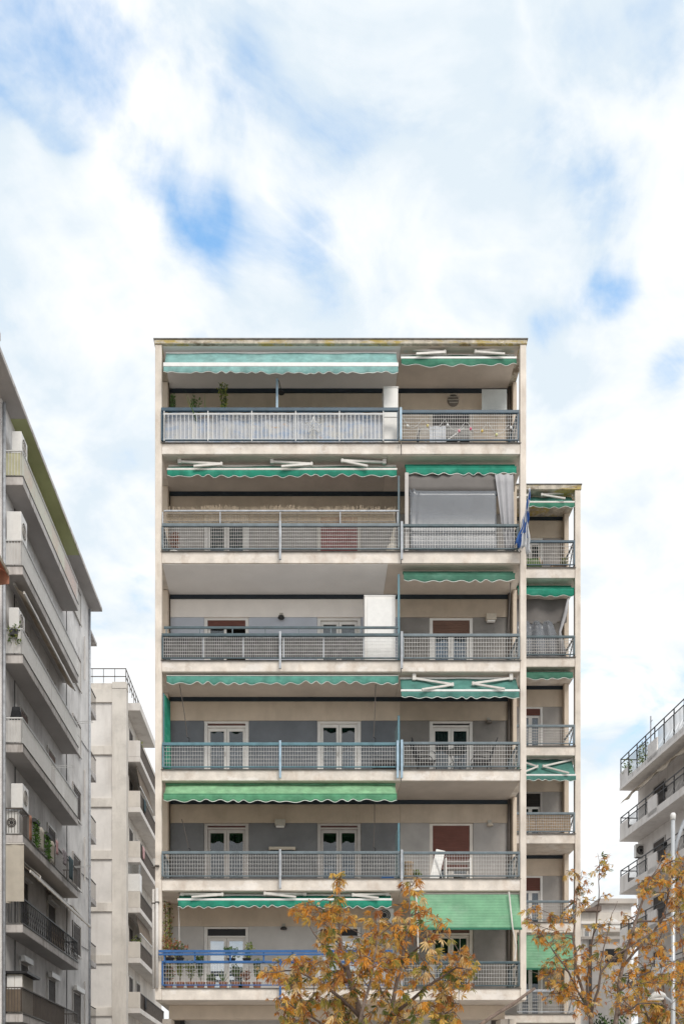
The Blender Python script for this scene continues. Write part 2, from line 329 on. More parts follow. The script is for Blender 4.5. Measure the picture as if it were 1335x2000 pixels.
# ================================================================== MAIN BLOCK (front at 28 m)
YF, YB = 28.0, 29.7
ROOF = (662.5, 672.5)
FL = {7: (865, 885.7), 6: (1077, 1099), 5: (1290, 1311), 4: (1503, 1524), 3: (1716, 1739), 2: (1930, 1953)}   # slab top, slab bottom as seen at the front edge
ZT = {k: Z_(a, YF) for k, (a, b) in FL.items()}; ZB = {k: Z_(b, YF) for k, (a, b) in FL.items()}
ZR0, ZR1 = Z_(ROOF[1], YF), Z_(ROOF[0], YF)
CEIL = {k: (ZB[k+1] if k < 7 else ZR0) for k in FL}
XL0, XL1, XR0, XR1 = X_(303, YF), X_(316, YF), X_(1015, YF), X_(1027, YF)
XJ = X_(783, YF); XS = X_(781, YB); XWL, XWR = X_(333, YB), X_(990, YB)
bld = thing('apartment_building', ((XL0+XR1)/2, 34, 0), 'tall cream slab-fronted apartment block with green awnings over six wide balconies', 'apartment building')

for x0, x1 in ((XL0, XL1), (XR0, XR1)):
    MB().box(x0, x1, YF, YF+.17, ZB[2], ZR0-.002).build('side_fin', M_CREAM, bld, bevel=.012)
MB().box(XL0-.02, XR1+.02, YF-.03, 42, ZR0, ZR1-.03).build('roof_slab', M_ROOFEDGE, bld, bevel=.01)
MB().box(XL0-.04, XR1+.04, YF-.05, 42.02, ZR1-.028, ZR1).build('roof_flashing', M_FLASH, bld)
SOFF = {8: (M_SOFF_G, M_SOFF_C), 7: (M_SOFF_B, M_SOFF_C), 6: (M_SOFF_G, M_SOFF_C), 5: (M_SOFF_C, M_SOFF_C), 4: (M_SOFF_C, M_SOFF_B), 3: (M_SOFF_C, M_SOFF_C), 2: (M_SOFF_C, M_SOFF_C)}
for k in FL:
    z0, z1 = ZB[k], ZT[k]
    for a, b, e in ((XL1+.003, XJ-.012, 'L'), (XJ+.012, XR0-.003, 'R')):
        if e == 'L': poly = [(a, YF+.02), (b, YF+.02), (b, 31), (XL0, 31), (XL0, YF+.175), (a, YF+.175)]
        else: poly = [(a, YF+.02), (b, YF+.02), (b, YF+.175), (XR1, YF+.175), (XR1, 31), (a, 31)]
        sl = MB().prism(poly, z0, z1-.01).build('balcony_slab', M_SLABEDGE, bld, bevel=.008)
        MB().box(a-.03 if e == 'L' else a, b+.03 if e == 'R' else b, YF-.02, YF+.12, z1-.008, z1+.006).build('edge_flashing', M_FLASH, sl)
    MB().box(XJ-.0115, XJ+.0115, YF+.05, 29, z0+.002, z1-.012).build('expansion_joint', MATS['dark_flashing'], bld)
for k, (ml, mr_) in SOFF.items():
    z = ZB[k] if k < 8 else ZR0
    if k == 2: continue
    xp = X_(754, 28.6) if k in (6, 7) else XJ
    for a, b, m in ((XL1+.01, xp-.004, ml), (xp+.004, XR0-.01, mr_)):
        MB().box(a, b, YF+.07, YB-.003, z-.014, z-.001).build('soffit', m, bld)
for x0, x1 in ((X_(315.5, 29.4), X_(328, 29.4)), (X_(1001, 29.4), X_(1008.5, 29.4))):
    for k in FL: MB().box(x0, x1, 29.4, 29.92, ZT[k], CEIL[k]-.016).build('pilaster', M_BEIGE_L, bld, bevel=.01)
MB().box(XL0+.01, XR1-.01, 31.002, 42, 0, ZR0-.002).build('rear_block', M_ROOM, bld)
for xa in (XL0+.02, XR1-.15): MB().box(xa, xa+.13, 29.925, 31, ZT[2], ZR0-.004).build('side_wall', M_CREAM, bld)

def lint(k): return Z_({7: 801, 6: 1003, 5: 1205, 4: 1407, 3: 1607, 2: 1809}[k], YB)
LINT = {7: (M_BEIGE, M_BEIGE_L), 6: (M_BEIGE, M_BEIGE), 5: (M_PINKW, M_BEIGE), 4: (M_BEIGE_L, M_BEIGE), 3: (M_BEIGE, M_BEIGE), 2: (M_BEIGE_L, M_BEIGE)}
PANEL = {7: (M_BEIGE, M_BEIGE_L), 6: (M_GREYL, M_GREYL), 5: (M_BLUISH, M_GREYP), 4: (M_SLATE, M_GREYP), 3: (M_SLATE2, M_GREYL), 2: (M_SMOOTHG, M_GREYP)}
D1, D2, D3 = (398, 486), (619, 705), (838, 924)
for k in FL:
    zc, zl, zt = CEIL[k]-.016, lint(k), ZT[k]+.001
    xs = XS if k != 6 else XS
    for (a, b), ml, mp_ in (((XWL, xs-.002), LINT[k][0], PANEL[k][0]), ((xs+.002, XWR), LINT[k][1], PANEL[k][1])):
        MB().box(a, b, YB, YB+.2, zl, zc-.115).build('lintel_wall', ml, bld)
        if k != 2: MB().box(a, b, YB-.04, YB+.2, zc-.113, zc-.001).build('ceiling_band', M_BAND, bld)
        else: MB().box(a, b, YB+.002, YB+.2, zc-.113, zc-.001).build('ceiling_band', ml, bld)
    for a, b, m in ((XWL, X_(D1[0], YB), PANEL[k][0]), (X_(D1[1], YB), X_(D2[0], YB), PANEL[k][0]), (X_(D2[1], YB), XS-.002, PANEL[k][0]), (XS+.002, X_(D3[0], YB), PANEL[k][1]), (X_(D3[1], YB), XWR, PANEL[k][1])):
        MB().box(a+.001, b-.001, YB+.022, YB+.2, zt, zl-.001).build('wall_panel', m, bld)
    # rain pipe beside the right pilaster
    MB().tube([((X_(995, 29.5)), 29.62, ZT[k]), ((X_(995, 29.5)), 29.62, CEIL[k]-.02)], .045, 8).build('drainpipe', M_PIPE_DK, bld, smooth=True)

def door(k, d, fm, drop=0.0, sm=None, curt=None, cm=None, top=.55, gm=None, box=0.0, boxm=None, muntin=False, openleaf=False, lower=None):
    x0, x1 = X_(d[0], YB)+.004, X_(d[1], YB)-.004; zt, z1 = ZT[k]+.005, lint(k)-.004; y0 = YB+.055
    f = MB().box(x0, x0+.10, y0, y0+.14, zt, z1).box(x1-.10, x1, y0, y0+.14, zt, z1).box(x0+.10, x1-.10, y0, y0+.14, z1-.06, z1)
    fr = f.build('balcony_door', fm, bld, bevel=.006)
    a, b, h = x0+.104, x1-.104, z1-.062
    if box:
        MB().box(a, b, y0+.05, y0+.13, h-box, h-.001).build('shutter_box', boxm or M_DARKSL, fr); h -= box+.002
        MB().box(a, b, y0+.01, y0+.13, h-.05, h-.001).build('transom', fm, fr); h -= .052
    if drop:
        n = max(3, int((h-zt)*drop/.075)); s = MB()
        for i in range(n): s.box(a, b, y0+.02, y0+.04, h-(i+1)*.075+.006, h-i*.075)
        s.box(a, b, y0+.024, y0+.036, h-n*.075, h).build('shutter', sm, fr)
        if drop > .95: return fr
    mid = (a+b)/2; yl = y0+.075
    for i, (p, q) in enumerate(((a, mid-.004), (mid+.004, b))):
        if openleaf and i == 1: continue
        l = MB().box(p, p+.075, yl, yl+.05, zt, h-.002).box(q-.075, q, yl, yl+.05, zt, h-.002).box(p+.075, q-.075, yl, yl+.05, h-.09, h-.002).box(p+.075, q-.075, yl, yl+.05, zt, zt+.12)
        if muntin:
            for t in (.33, .62): zz_ = h-.09-(h-zt-.21)*t; l.box(p+.075, q-.075, yl+.01, yl+.04, zz_-.012, zz_+.012)
            l.box((p+q)/2-.012, (p+q)/2+.012, yl+.012, yl+.038, zt+.12, h-.09)
        lo = l.build('door_leaf', fm, fr, bevel=.005)
        if lower: MB().box(p+.077, q-.077, yl+.02, yl+.035, zt+.122, zt+lower).build('lower_panel', fm, fr)
        MB().box(p+.076, q-.076, yl+.022, yl+.03, zt+(.121 if not lower else lower+.001), h-.091).build('pane', gm or M_GLASS, fr)
        if i == 0: MB().tube([(q-.04, yl-.03, zt+1.0), (q-.04, yl-.03, zt+1.13)], .012, 6).build('handle', M_LAMPG, fr)
        if curt:
            zc1 = h-.1 if curt == 'full' else zt+(h-zt)*top; w = q-p-.15
            ph = random.random()*6
            def cf(u, v, p=p, w=w, zc1=zc1, ph=ph):
                zt_ = zc1+(.045*math.cos((u-.5)*2*math.pi*1.0)*(1 if curt == 'cafe' else 0))
                return (p+.075+u*w, yl+.10+.02*math.sin(u*26+ph)+.008*math.sin(u*61+v*3), zt+.1+v*(zt_-zt-.1))
            MB().grid(cf, 26, 4, .003).build('curtain', cm or M_CURT, fr, smooth=True)
    return fr
door(7, D1, M_CREAMP); door(7, D2, M_CREAMP); door(7, D3, M_CREAMP, drop=1, sm=M_DARKSL)
door(6, D1, M_WHITEP, curt='full', cm=M_CURTG); door(6, D2, M_CREAMP, drop=1, sm=M_REDBR); door(6, D3, M_WHITEP, curt='cafe', cm=M_CURT, top=.5)
door(5, D1, M_WHITEP, drop=.10, sm=M_REDSH, curt='full', cm=M_CURTG, openleaf=True); door(5, D2, M_WHITEP, curt='full', cm=M_CURT); door(5, D3, M_WHITEP, drop=.26, sm=M_BRSH, curt='full', cm=M_CURTB)
door(4, D1, M_WHITEP, box=.06, boxm=M_REDSH, curt='cafe', top=.70); door(4, D2, M_WHITEP, curt='cafe', top=.62); door(4, D3, M_WHITEP, box=.05, curt='full', cm=M_CURTG)
door(3, D1, M_GREYF, box=.05, boxm=M_REDSH, gm=M_GLASS, curt='full', cm=mat('brown_curtain', (.075, .06, .05), .9, .2, 5)); door(3, D2, M_GREYF, box=.05, boxm=M_REDSH, curt='cafe', cm=M_CURT, top=.42); door(3, D3, M_CREAMP, drop=.66, sm=M_REDSH, curt='full', cm=M_CURTG)
door(2, D1, M_WHITEP, box=.20, boxm=M_BLACK, gm=M_GLASSR); door(2, D2, M_WHITEP, box=.20, boxm=M_BLACK, gm=M_GLASSR); door(2, D3, M_CREAMP, box=.12, boxm=M_BRSH, muntin=True)
# ground storey behind the trees: beam, pillars, recessed front
yb = 29.1
MB().box(XL1+.05, XR0-.2, yb, yb+.3, ZB[2]-.42, ZB[2]-.016).build('ground_floor_beam', M_BEIGE_L, bld, bevel=.01)
MB().box(XL1, XR0, YF+.05, yb-.003, ZB[2]-.014, ZB[2]-.001).box(XL0, XR1, YF+.18, YF+.19, ZB[2]-.016, ZB[2]-.0005).build('soffit', M_SOFF_C, bld)
for x0, x1 in ((X_(318, 29.0), X_(336, 29.0)), (X_(971, 29.3), X_(989, 29.3)), (X_(989.5, 29.0), X_(1006, 29.0))):
    MB().box(x0, x1, yb-.2, yb+.5, 0, ZB[2]-.43 if x0 < 0 else ZB[2]-.43).build('pillar', M_CREAM, bld, bevel=.012)
MB().box(XL1+.2, XR0-.3, 31.0-.3, 30.99, 0, ZB[2]-.01).build('ground_floor_wall', M_SMOOTHG, bld)
for px in (352, 566, 700): MB().box(X_(px, 30.5), X_(px, 30.5)+.12, 30.5, 30.69, 0, ZB[2]-.02).build('mullion', M_BLACK, bld)
# rain pipes outside the left fin on the lower storeys
for dx_, yy in ((-.05, 28.1), (.06, 27.95)):
    dp = MB().tube([(XL0+dx_, yy, ZB[3]+.05), (XL0+dx_, yy, ZT[2])], .045, 8).build('drainpipe', M_PIPE_W, bld, smooth=True)
    for zz_ in (7.6, 8.6): MB().box(XL0+dx_-.06, XL0+dx_+.06, yy-.05, yy+.06, zz_, zz_+.03).build('clip', M_PIPE_DK, dp)

# ------------------------------------------------------------------ balcony railings
YR = 27.955
def railing(k, px0, px1, py, m, bot=None, mesh='grid', posts=(), pm=None, upper=None, foot=True, dx=.072, dz=.115, thick=.085, wm=None, ret=None):
    x0, x1 = X_(px0, YR), X_(px1, YR); z = Z_(py, YR); zb = ZT[k]+.045 if bot is None else Z_(bot, YR)
    r = MB().box(x0, x1, YR-.035, YR+.035, z-thick/2, z+thick/2).build('railing', m, bld, bevel=.01)
    MB().box(x0, x1, YR-.018, YR+.018, zb-.014, zb+.014).build('bottom_rail', m, r)
    zt_ = z-thick/2
    for xe in (x0+.02, x1-.02): MB().box(xe-.022, xe+.022, YR-.022, YR+.022, zb+.021, zt_-.001).build('end_post', m, r)
    for p in posts:                       # posts bolted to the slab face
        xp = X_(p, YR-.06); MB().box(xp-.03, xp+.03, YR-.10, YR-.04, ZB[k]+.02 if foot else ZT[k], z+.07).build('post', pm or M_POST_G, r, bevel=.006)
    w = MB()
    if mesh == 'grid':
        n = int((x1-x0-.1)/dx)
        for i in range(n+1):
            xx = x0+.05+i*(x1-x0-.1)/n; w.box(xx-.0030, xx+.0030, YR-.004, YR+.004, zb+.021, zt_-.001)
        nz = max(3, int((zt_-zb)/dz))
        for i in range(1, nz+1):
            zz_ = zb+i*(zt_-zb)/(nz+.5); w.box(x0+.045, x1-.045, YR-.0125, YR-.0045, zz_-.0032, zz_+.0032)
        w.build('wire_mesh', wm or M_WIRE, r, stuff=True)
    if upper:
        zu = Z_(upper[0], YR); u = MB().box(x0+.06, x1-.02, YR-.02, YR+.02, zu-(.018 if upper[1] is M_POST_G else .03), zu+(.018 if upper[1] is M_POST_G else .03)).build('upper_rail', upper[1], r)
        for p in upper[2]: xp = X_(p, YR); MB().box(xp-.014, xp+.014, YR-.014, YR+.014, z+thick/2, zu-.031).build('upper_post', upper[3], r)
    if ret:                                # side return to the rear pilaster with its slanting stay
        xx = x1-.03 if ret > 0 else x0+.03
        q = MB().box(xx-.02, xx+.02, YR+.036, 29.39, z-.03, z+.03).box(xx-.012, xx+.012, YR+.036, 29.39, zb-.015, zb+.015).bar((xx, YR+.06, z-.05), (xx, 28.75, zb+.02), .03)
        for i in range(18): yy = YR+.1+i*.075; q.box(xx-.004, xx+.004, yy-.004, yy+.004, zb+.015, z-.031)
        q.build('side_return', m, r)
    return r
RW = dict(px0=315.5, px1=780.5)
r7 = railing(7, 315, 778, 800.5, M_RAIL_NAVY, mesh=None, thick=.095, posts=(), ret=-1)
x0, x1 = X_(321, YR), X_(748, YR); za, zb_ = ZT[7]+.06, Z_(809, YR); b = MB(); n = 54
for i in range(n+1): xx = x0+i*(x1-x0)/n; b.box(xx-.0065, xx+.0065, YR-.008, YR+.008, za+.015, zb_-.015)
b.build('white_bars', M_WBAR, r7, stuff=True)
MB().box(x0-.03, x1+.03, YR-.013, YR+.013, za-.014, za+.014).box(x0-.03, x1+.03, YR-.013, YR+.013, zb_-.014, zb_+.014).build('bar_rail', M_WBAR, r7)
for i in range(6): xx = x0+i*(x1-x0)/5; MB().box(xx-.011, xx+.011, YR-.03, YR-.012, ZT[7]+.01, zb_+.10).build('bar_post', M_WBAR, r7)
MB().box(X_(541, 28.1)-.03, X_(541, 28.1)+.03, 28.08, 28.14, Z_(800, 28.1), Z_(740, 28.1)).build('tall_post', M_POST_LB, r7)
railing(7, 781, 1012.5, 805, M_RAIL_NAVY, thick=.09, posts=(782,), pm=M_POST_LB, foot=False, ret=1, dx=.062, dz=.10)
railing(6, 316, 780, 1026, M_RAIL_GREY, thick=.085, posts=(547,), pm=M_POST_G, upper=(998, M_POST_G, (318, 430, 547, 664, 776), M_POST_G), ret=-1, dx=.06, dz=.10)
railing(6, 784, 1012, 1027, M_RAIL_DK, thick=.07, posts=(784,), pm=M_POST_G, ret=1)
railing(5, 316, 779, 1240.5, M_RAIL_DK, thick=.08, posts=(547,), pm=M_POST_G, upper=(1226, M_RAIL_DK, (325, 390, 454, 518, 583, 646, 704, 770), M_RAIL_GREY), ret=-1, dx=.058, dz=.085)
railing(5, 785, 1014, 1241, M_RAIL_GREY, thick=.075, posts=(784,), pm=M_POST_G, ret=1)
railing(4, 317, 780, 1453.5, M_RAIL_TEAL, bot=1498, thick=.08, posts=(547, 776), pm=M_POST_LB, ret=-1)
railing(4, 785, 1014, 1452, M_RAIL_GREY, bot=1497, thick=.07, posts=(784,), pm=M_POST_LB, ret=1)
railing(3, 316, 780, 1665.5, M_RAIL_GREY, bot=1711, thick=.075, posts=(547,), pm=M_POST_G, ret=-1)
railing(3, 785, 1014, 1666, M_RAIL_GREY, bot=1711, thick=.07, posts=(784,), pm=M_POST_G, ret=1)
r2 = railing(2, 316, 765, 1879, M_RAIL_BLUE, bot=1924, thick=.07, posts=(547,), pm=M_RAIL_BLUE, ret=-1)
x0, x1 = X_(311, YR), X_(765, YR); MB().box(x0, x1, YR-.10, YR-.07, Z_(1861.5, YR), Z_(1856.5, YR)).box(x0, x1, YR-.10, YR-.07, Z_(1867, YR), Z_(1863, YR)).build('upper_rail', M_RAIL_BLUE, r2)
for p in (322, 381, 450, 515, 571, 640, 700): MB().box(X_(p, YR)-.022, X_(p, YR)+.022, YR-.069, YR-.036, Z_(1880, YR), Z_(1858, YR)).build('upper_post', M_RAIL_BLUE, r2)
railing(2, 785, 1014, 1880, M_RAIL_DK, bot=1925, thick=.07, posts=(784,), pm=M_POST_G, ret=1)
# tall partition posts between the two flats
for k, y0, y1 in ((6, 930, 1072), (5, 1122, 1290), (4, 1398, 1500), (3, 1608, 1714)):
    MB().box(X_(778, 28.2)-.03, X_(778, 28.2)+.03, 28.17, 28.23, Z_(y1, 28.2), Z_(y0, 28.2)).build('partition_post', M_RAIL_TEAL if k < 6 else M_RAIL_DK, bld, bevel=.008)
for k in (4, 3): MB().box(X_(779, 28.2)-.012, X_(779, 28.2)+.012, 28.24, 29.3, ZT[k]+.05, Z_(1398 if k == 4 else 1608, 28.2)-.03).build('partition_screen', mat('ribbed_glass_screen', (.28, .40, .42), .3, .1, 5) if k == 4 else MATS['ribbed_glass_screen'], bld)

# ================================================================== AWNINGS
def arm_mesh(mb, pts, zs):
    s, e, b_ = pts
    mb.box(s.x-.05, s.x+.05, s.y-.05, s.y+.05, s.z-.06, zs)
    mb.bar(s, e, .055, .062); mb.bar(e+Vector((0, -.01, -.012)), b_+Vector((0, -.01, 0)), .05, .055)
    mb.tube([e+Vector((0, 0, -.05)), e+Vector((0, 0, .045))], .042, 8)
def awning(label, x0, x1, top, bar, val, fm, vm, barm, arms=(), bar_h=.06, per=.30, amp=.055, zs=None, group='retractable awnings along the balconies', sag=.02, armm=None, fold=.018):
    (pt, Yt), (pb, Yb_) = top, bar
    a, b = X_(x0, Yb_), X_(x1, Yb_); zt, zb = Z_(pt, Yt), Z_(pb, Yb_); zv = Z_(val, Yb_)
    zs = zs or zt+.08
    o = thing('awning', ((a+b)/2, Yt, zt), label, 'awning', group)
    ph = random.random()*9
    def cf(u, v): return (a+.02+u*(b-a-.04), Yt+(Yb_-Yt)*v, zt+(zb-zt)*v-sag*math.sin(math.pi*v)*(1+.5*math.sin(u*17+ph))-.006*math.sin(u*47+ph)*math.sin(v*2.5)-.010*math.sin(u*19+v*4+ph))
    MB().grid(cf, 48, 5, .004).build('canopy', fm, o, smooth=True)
    MB().tube([(a+.01, Yt+.05, zt+.03), (b-.01, Yt+.05, zt+.03)], .04, 8).build('roller_tube', barm, o)
    MB().box(a, b, Yb_-.03, Yb_+.03, zb-bar_h/2, zb+bar_h/2).build('front_bar', barm, o, bevel=.01)
    zt2 = zb-bar_h/2-.001; n = max(2, round((b-a)/per)); yv = Yb_-.022
    def vf(u, v):
        c = amp*(.5+.5*math.cos((u*n+.16*math.sin(u*n*.9+ph)+.10*math.sin(u*n*2.3))*2*math.pi)); zlow = zv+c*(1-.25*math.sin(u*n*.7+ph))+.012*math.sin(u*7+ph)+.008*math.sin(u*n*1.7+ph)
        yy = yv-(fold*math.sin(u*n*2.3+ph)+fold*.7*math.sin(u*n*5.1+ph*2))*v-.01*v
        return (a+.01+u*(b-a-.02), yy, zt2+(zlow-zt2)*v)
    vl = MB().grid(vf, n*10, 3, .003).build('valance', vm, o, smooth=True)
    MB().tube([Vector(vf(i/(n*10), 1)) for i in range(n*10+1)], .008, 4).build('trim', M_TRIM, vl)
    for ar in arms:
        pts = []
        for (px, py), f in zip(ar, (0.0, .5, 1.0)):
            Y = Yt-.08+(Yb_-Yt)*f-(.03 if f else 0); pts.append(at(px, py, Y))
        m = MB(); arm_mesh(m, pts, zs); m.build('folding_arm', armm or M_ALUC, o, bevel=.008)
    return o
zs = lambda k: CEIL[k]-.016
awning('long pale mint awning with a thick white bar, top balcony on the left', 319, 777.5, (690, 28.16), (713, 27.72), 731, M_A_MINT, M_A_MINT, M_ALU, bar_h=.11, amp=.04, zs=zs(7))
awning('half folded green awning with two white arms, top balcony on the right', 782, 1008, (694, 28.32), (699.5, 28.12), 717, M_A_GREEN, M_A_GREEN, M_ALU, [((792, 682), (868, 688), (812, 692)), ((1000, 681), (928, 687), (985, 692))], per=.55, zs=zs(7))
awning('long emerald awning with three folded arms, second balcony from the top', 326, 775, (911, 28.32), (917, 28.12), 933, M_A_EMER, M_A_EMER, M_ALUC, [((351, 902), (432, 906.5), (378, 911)), ((531, 902), (608, 906.5), (549, 911.5)), ((750, 903), (668, 900), (718, 911))], per=.37, zs=zs(6))
awning('short emerald awning rolled in above the clear plastic drop sheet', 791, 1008, (910, 28.3), (912.5, 28.12), 929, M_A_EMER, M_A_EMER, M_A_EMER, per=.33, bar_h=.03, zs=zs(6))
awning('short faded dark green awning rolled in, third balcony from the top on the right', 787, 1005, (1119, 28.3), (1121, 28.12), 1138, M_A_DGREEN, M_A_DGREEN, M_A_DGREEN, per=.40, bar_h=.03, zs=zs(5))
awning('long sea-green awning rolled in with deep white-edged scallops, fourth balcony', 325, 778, (1317, 28.26), (1320, 28.12), 1338, M_A_MINTD, M_A_MINTD, M_ALUC, per=.375, amp=.07, bar_h=.03, zs=zs(4))
awning('teal awning let down with two zigzag arms in front, fourth balcony on the right', 782, 1013.5, (1326, 28.22), (1349, 27.86), 1365, M_A_TEAL, M_A_TEAL, M_ALU, [((808, 1325), (883, 1337), (823, 1347)), ((997, 1325), (923, 1335), (985, 1346))], per=.33, amp=.045, zs=zs(4))
awning('long sun-bleached light green awning let down, fifth balcony on the left', 319, 775, (1533, 28.18), (1551, 27.82), 1567, M_A_LIME, M_A_LIMED, M_A_LIMED, per=.37, bar_h=.02, zs=zs(3), sag=.03)
awning('long green awning with three folded arms and white bar, lowest balcony', 347, 765, (1750, 28.3), (1757, 28.05), 1774, M_A_EMER, M_A_EMER, M_ALU, [((356, 1746), (434, 1747), (374, 1752)), ((595, 1746), (517, 1745), (578, 1752)), ((756, 1746), (689, 1748), (739, 1754))], per=.30, zs=zs(2))

def drop_awning(label, x0, x1, y0, y1, Y0, Y1, m, poles):
    a, b = X_(x0, Y0), X_(x1, Y0); z0, z1 = Z_(y0, Y0), Z_(y1, Y1)
    o = thing('drop_awning', ((a+b)/2, Y0, z0), label, 'awning', 'drop awnings hanging over the lowest balconies')
    nv = 72
    MB().grid(lambda u, v: (a+u*(b-a), Y0+(Y1-Y0)*v-.012*math.sin(u*math.pi)-.007*abs(math.sin(v*math.pi*12)), z0+(z1-z0)*v-.012*math.sin(u*3.1)*math.sin(v*3.1)), 20, nv, .004).build('drop_cloth', m, o, smooth=True)
    MB().box(a-.02, b+.02, Y1-.03, Y1+.02, z1-.055, z1-.001).build('bottom_bar', M_A_GREEN, o)
    MB().tube([(a, Y0+.06, z0+.02), (b, Y0+.06, z0+.02)], .05, 8).build('roller_tube', M_ALUC, o)
    for p in poles: MB().tube([at(*q) for q in p], .022, 6).build('guide_rod', M_ALUC, o)
    return o
drop_awning('wide light green ribbed awning hanging down over the lowest right balcony', 800, 1013.5, 1747, 1812, 28.12, 27.9, M_A_DROP, [((993, 1742, 28.0), (1000, 1810, 27.82), (1007, 1850, 27.9), (1004, 1874, 27.9)), ((812, 1742, 28.0), (815, 1812, 27.82), (816, 1860, 27.9))])

# ================================================================== THINGS ON THE MAIN BLOCK'S BALCONIES
def cabinet(label, px0, px1, pyt, k, Y, dep=.55, shelves=False):
    a, b = X_(px0, Y), X_(px1, Y); z0, z1 = ZT[k]+.003, Z_(pyt, Y)
    o = thing('cabinet', ((a+b)/2, Y+dep/2, z0), label, 'cabinet')
    MB().box(a, b, Y+.02, Y+dep, z0, z1-.03).build('carcass', M_ALU, o, bevel=.006)
    MB().box(a-.015, b+.015, Y-.005, Y+dep+.01, z1-.029, z1).build('top', M_ALU, o, bevel=.006)
    mid = (a+b)/2
    if b-a > .6:
        dr = MB().box(a+.01, b-.01, Y, Y+.018, z0+.06, z1-.035).build('door', M_WHITEP, o, bevel=.006)
        MB().box(a+.08, b-.08, Y-.012, Y-.001, z0+.14, z1-.11).build('door_moulding', M_ALU, dr, bevel=.008)
    else:
        for zz_ in (z0+.06, (z0+z1)/2+.02): MB().box(a+.01, b-.01, Y, Y+.018, zz_, zz_+(z1-z0)/2-.06).build('door', M_WHITEP, o, bevel=.006)
    return o
cabinet('narrow white cabinet at the right end of the top left balcony', 748.5, 777, 755, 7, 28.25, .5)
cabinet('tall white wardrobe with one moulded door on the third balcony from the top', 711, 771.5, 1162, 5, 28.45, .5)

def wall_lamp(label, px, py, kind, m):
    Y = YB-.01; p = at(px, py, Y)
    o = thing('wall_lamp', p, label, 'wall lamp', 'wall lamps by the balcony doors')
    if kind == 'dome':
        MB().lathe((p.x, Y-.08, p.z-.07), [(.03, .10), (.08, .085), (.10, .04), (.095, .02), (.0, .0)][::-1], 12).build('shade', m, o, smooth=True)
    elif kind == 'round':
        q = MB(); n = 14
        q.add([(p.x+.15*math.cos(2*math.pi*i/n), Y-.06, p.z+.15*math.sin(2*math.pi*i/n)) for i in range(n)]+[(p.x+.17*math.cos(2*math.pi*i/n), Y+.005, p.z+.17*math.sin(2*math.pi*i/n)) for i in range(n)]+[(p.x, Y-.11, p.z)],
              [(i, (i+1) % n, n+(i+1) % n, n+i) for i in range(n)]+[((i+1) % n, i, 2*n) for i in range(n)]).build('shade', m, o, smooth=True)
        for t in range(4): zz_ = p.z-.12+t*.08; w = math.sqrt(max(0, .17**2-(zz_-p.z)**2)); MB().box(p.x-w, p.x+w, Y-.115, Y-.1, zz_-.008, zz_+.008).build('guard_bar', M_LAMPG, o)
    else:
        MB().box(p.x-.15, p.x+.15, Y-.16, Y, p.z-.08, p.z+.10).build('housing', m, o, bevel=.02)
        MB().box(p.x-.12, p.x+.12, Y-.13, Y-.03, p.z-.13, p.z-.081).build('lens', M_WHITEP, o, bevel=.015)
    MB().box(p.x-.05, p.x+.05, Y-.04, Y+.03, p.z-.04, p.z+.13).build('bracket', M_LAMPG, o)
    return o
M_L1 = mat('tarnished_lamp', (.16, .14, .12), .4, .2, 9); M_L2 = mat('black_lamp', (.03, .03, .03), .4, .2, 9); M_L3 = mat('beige_lamp', (.50, .44, .36), .5, .1, 9)
wall_lamp('round grey bulkhead lamp on the beige wall of the top right balcony', 884, 783, 'round', M_L1)
wall_lamp('black wall lamp between the two doors of the bluish third balcony', 549, 1207, 'dome', M_L2)
wall_lamp('square beige box lamp right of the brown shuttered door', 957, 1209, 'box', M_L3)
wall_lamp('tarnished dome lamp above the two metal chairs', 953, 1411, 'dome', M_L1)
wall_lamp('small square lamp high between the two dark glass doors', 547, 1609, 'box', M_LAMPG)
wall_lamp('pale dome lamp right of the closed red shutter', 955, 1611, 'dome', M_L3)
wall_lamp('small dark lamp on the smooth grey wall of the lowest balcony', 554, 1813, 'dome', M_L2)
p = at(553, 762, 28.3); o = thing('hanging_lamp', p, 'small black lamp hanging beside the blue post of the top balcony', 'lamp')
MB().tube([at(541, 738, 28.16), at(545, 746, 28.22), at(549, 764, 28.25)], .012, 6).build('arm', M_BLACK, o); MB().lathe(at(549, 768, 28.25), [(.09, 0), (.05, .07), (.015, .1)], 10).build('shade', M_BLACK, o)
p = at(550, 1657, YB-.05); o = thing('wall_heater', p, 'flat beige wall heater between the two dark glass doors', 'heater')
MB().box(X_(525, YB-.1), X_(577, YB-.1), YB-.14, YB+.018, Z_(1660, YB-.1), Z_(1654, YB-.1)).build('housing', M_L3, o, bevel=.015)
MB().box(X_(528, YB-.1), X_(574, YB-.1), YB-.12, YB+.015, Z_(1663, YB-.1), Z_(1660.2, YB-.1)).build('grille', M_BLACK, o)

# printed cloth screen behind the white bars, top left
M_PRINT = mat('faded_print_cloth', (.50, .52, .56), .9, .12, 3, trans=.15, patch=[((.33, .42, .56), (1.8, 1, 5), .50, .60, .7), ((.60, .36, .17), (1.5, 1, 6), .60, .68, .7), ((.62, .60, .55), (5, 1, 1.5), .52, .62, .7)])
a, b, zz0, zz1 = X_(323, 28.06), X_(746, 28.06), ZT[7]+.05, Z_(806, 28.06)
MB().grid(lambda u, v: (a+u*(b-a), 28.06+.012*math.sin(u*90)+.01*math.sin(u*33+v*2), zz0+(zz1-zz0)*v), 90, 3, .003).build('privacy_screen', M_PRINT)
tag(bpy.data.objects['privacy_screen'], 'faded printed cloth screen tied behind the white bars of the top balcony', 'screen')
c = at(612, 831, 27.9); mb = MB(); st = [c+Vector((.24*(1 if i % 2 == 0 else .42)*math.sin(i*math.pi/5), 0, .24*(1 if i % 2 == 0 else .42)*math.cos(i*math.pi/5))) for i in range(11)]
mb.tube(st, .012, 5); [mb.tube([st[i], c], .007, 4) for i in range(0, 10, 2)]
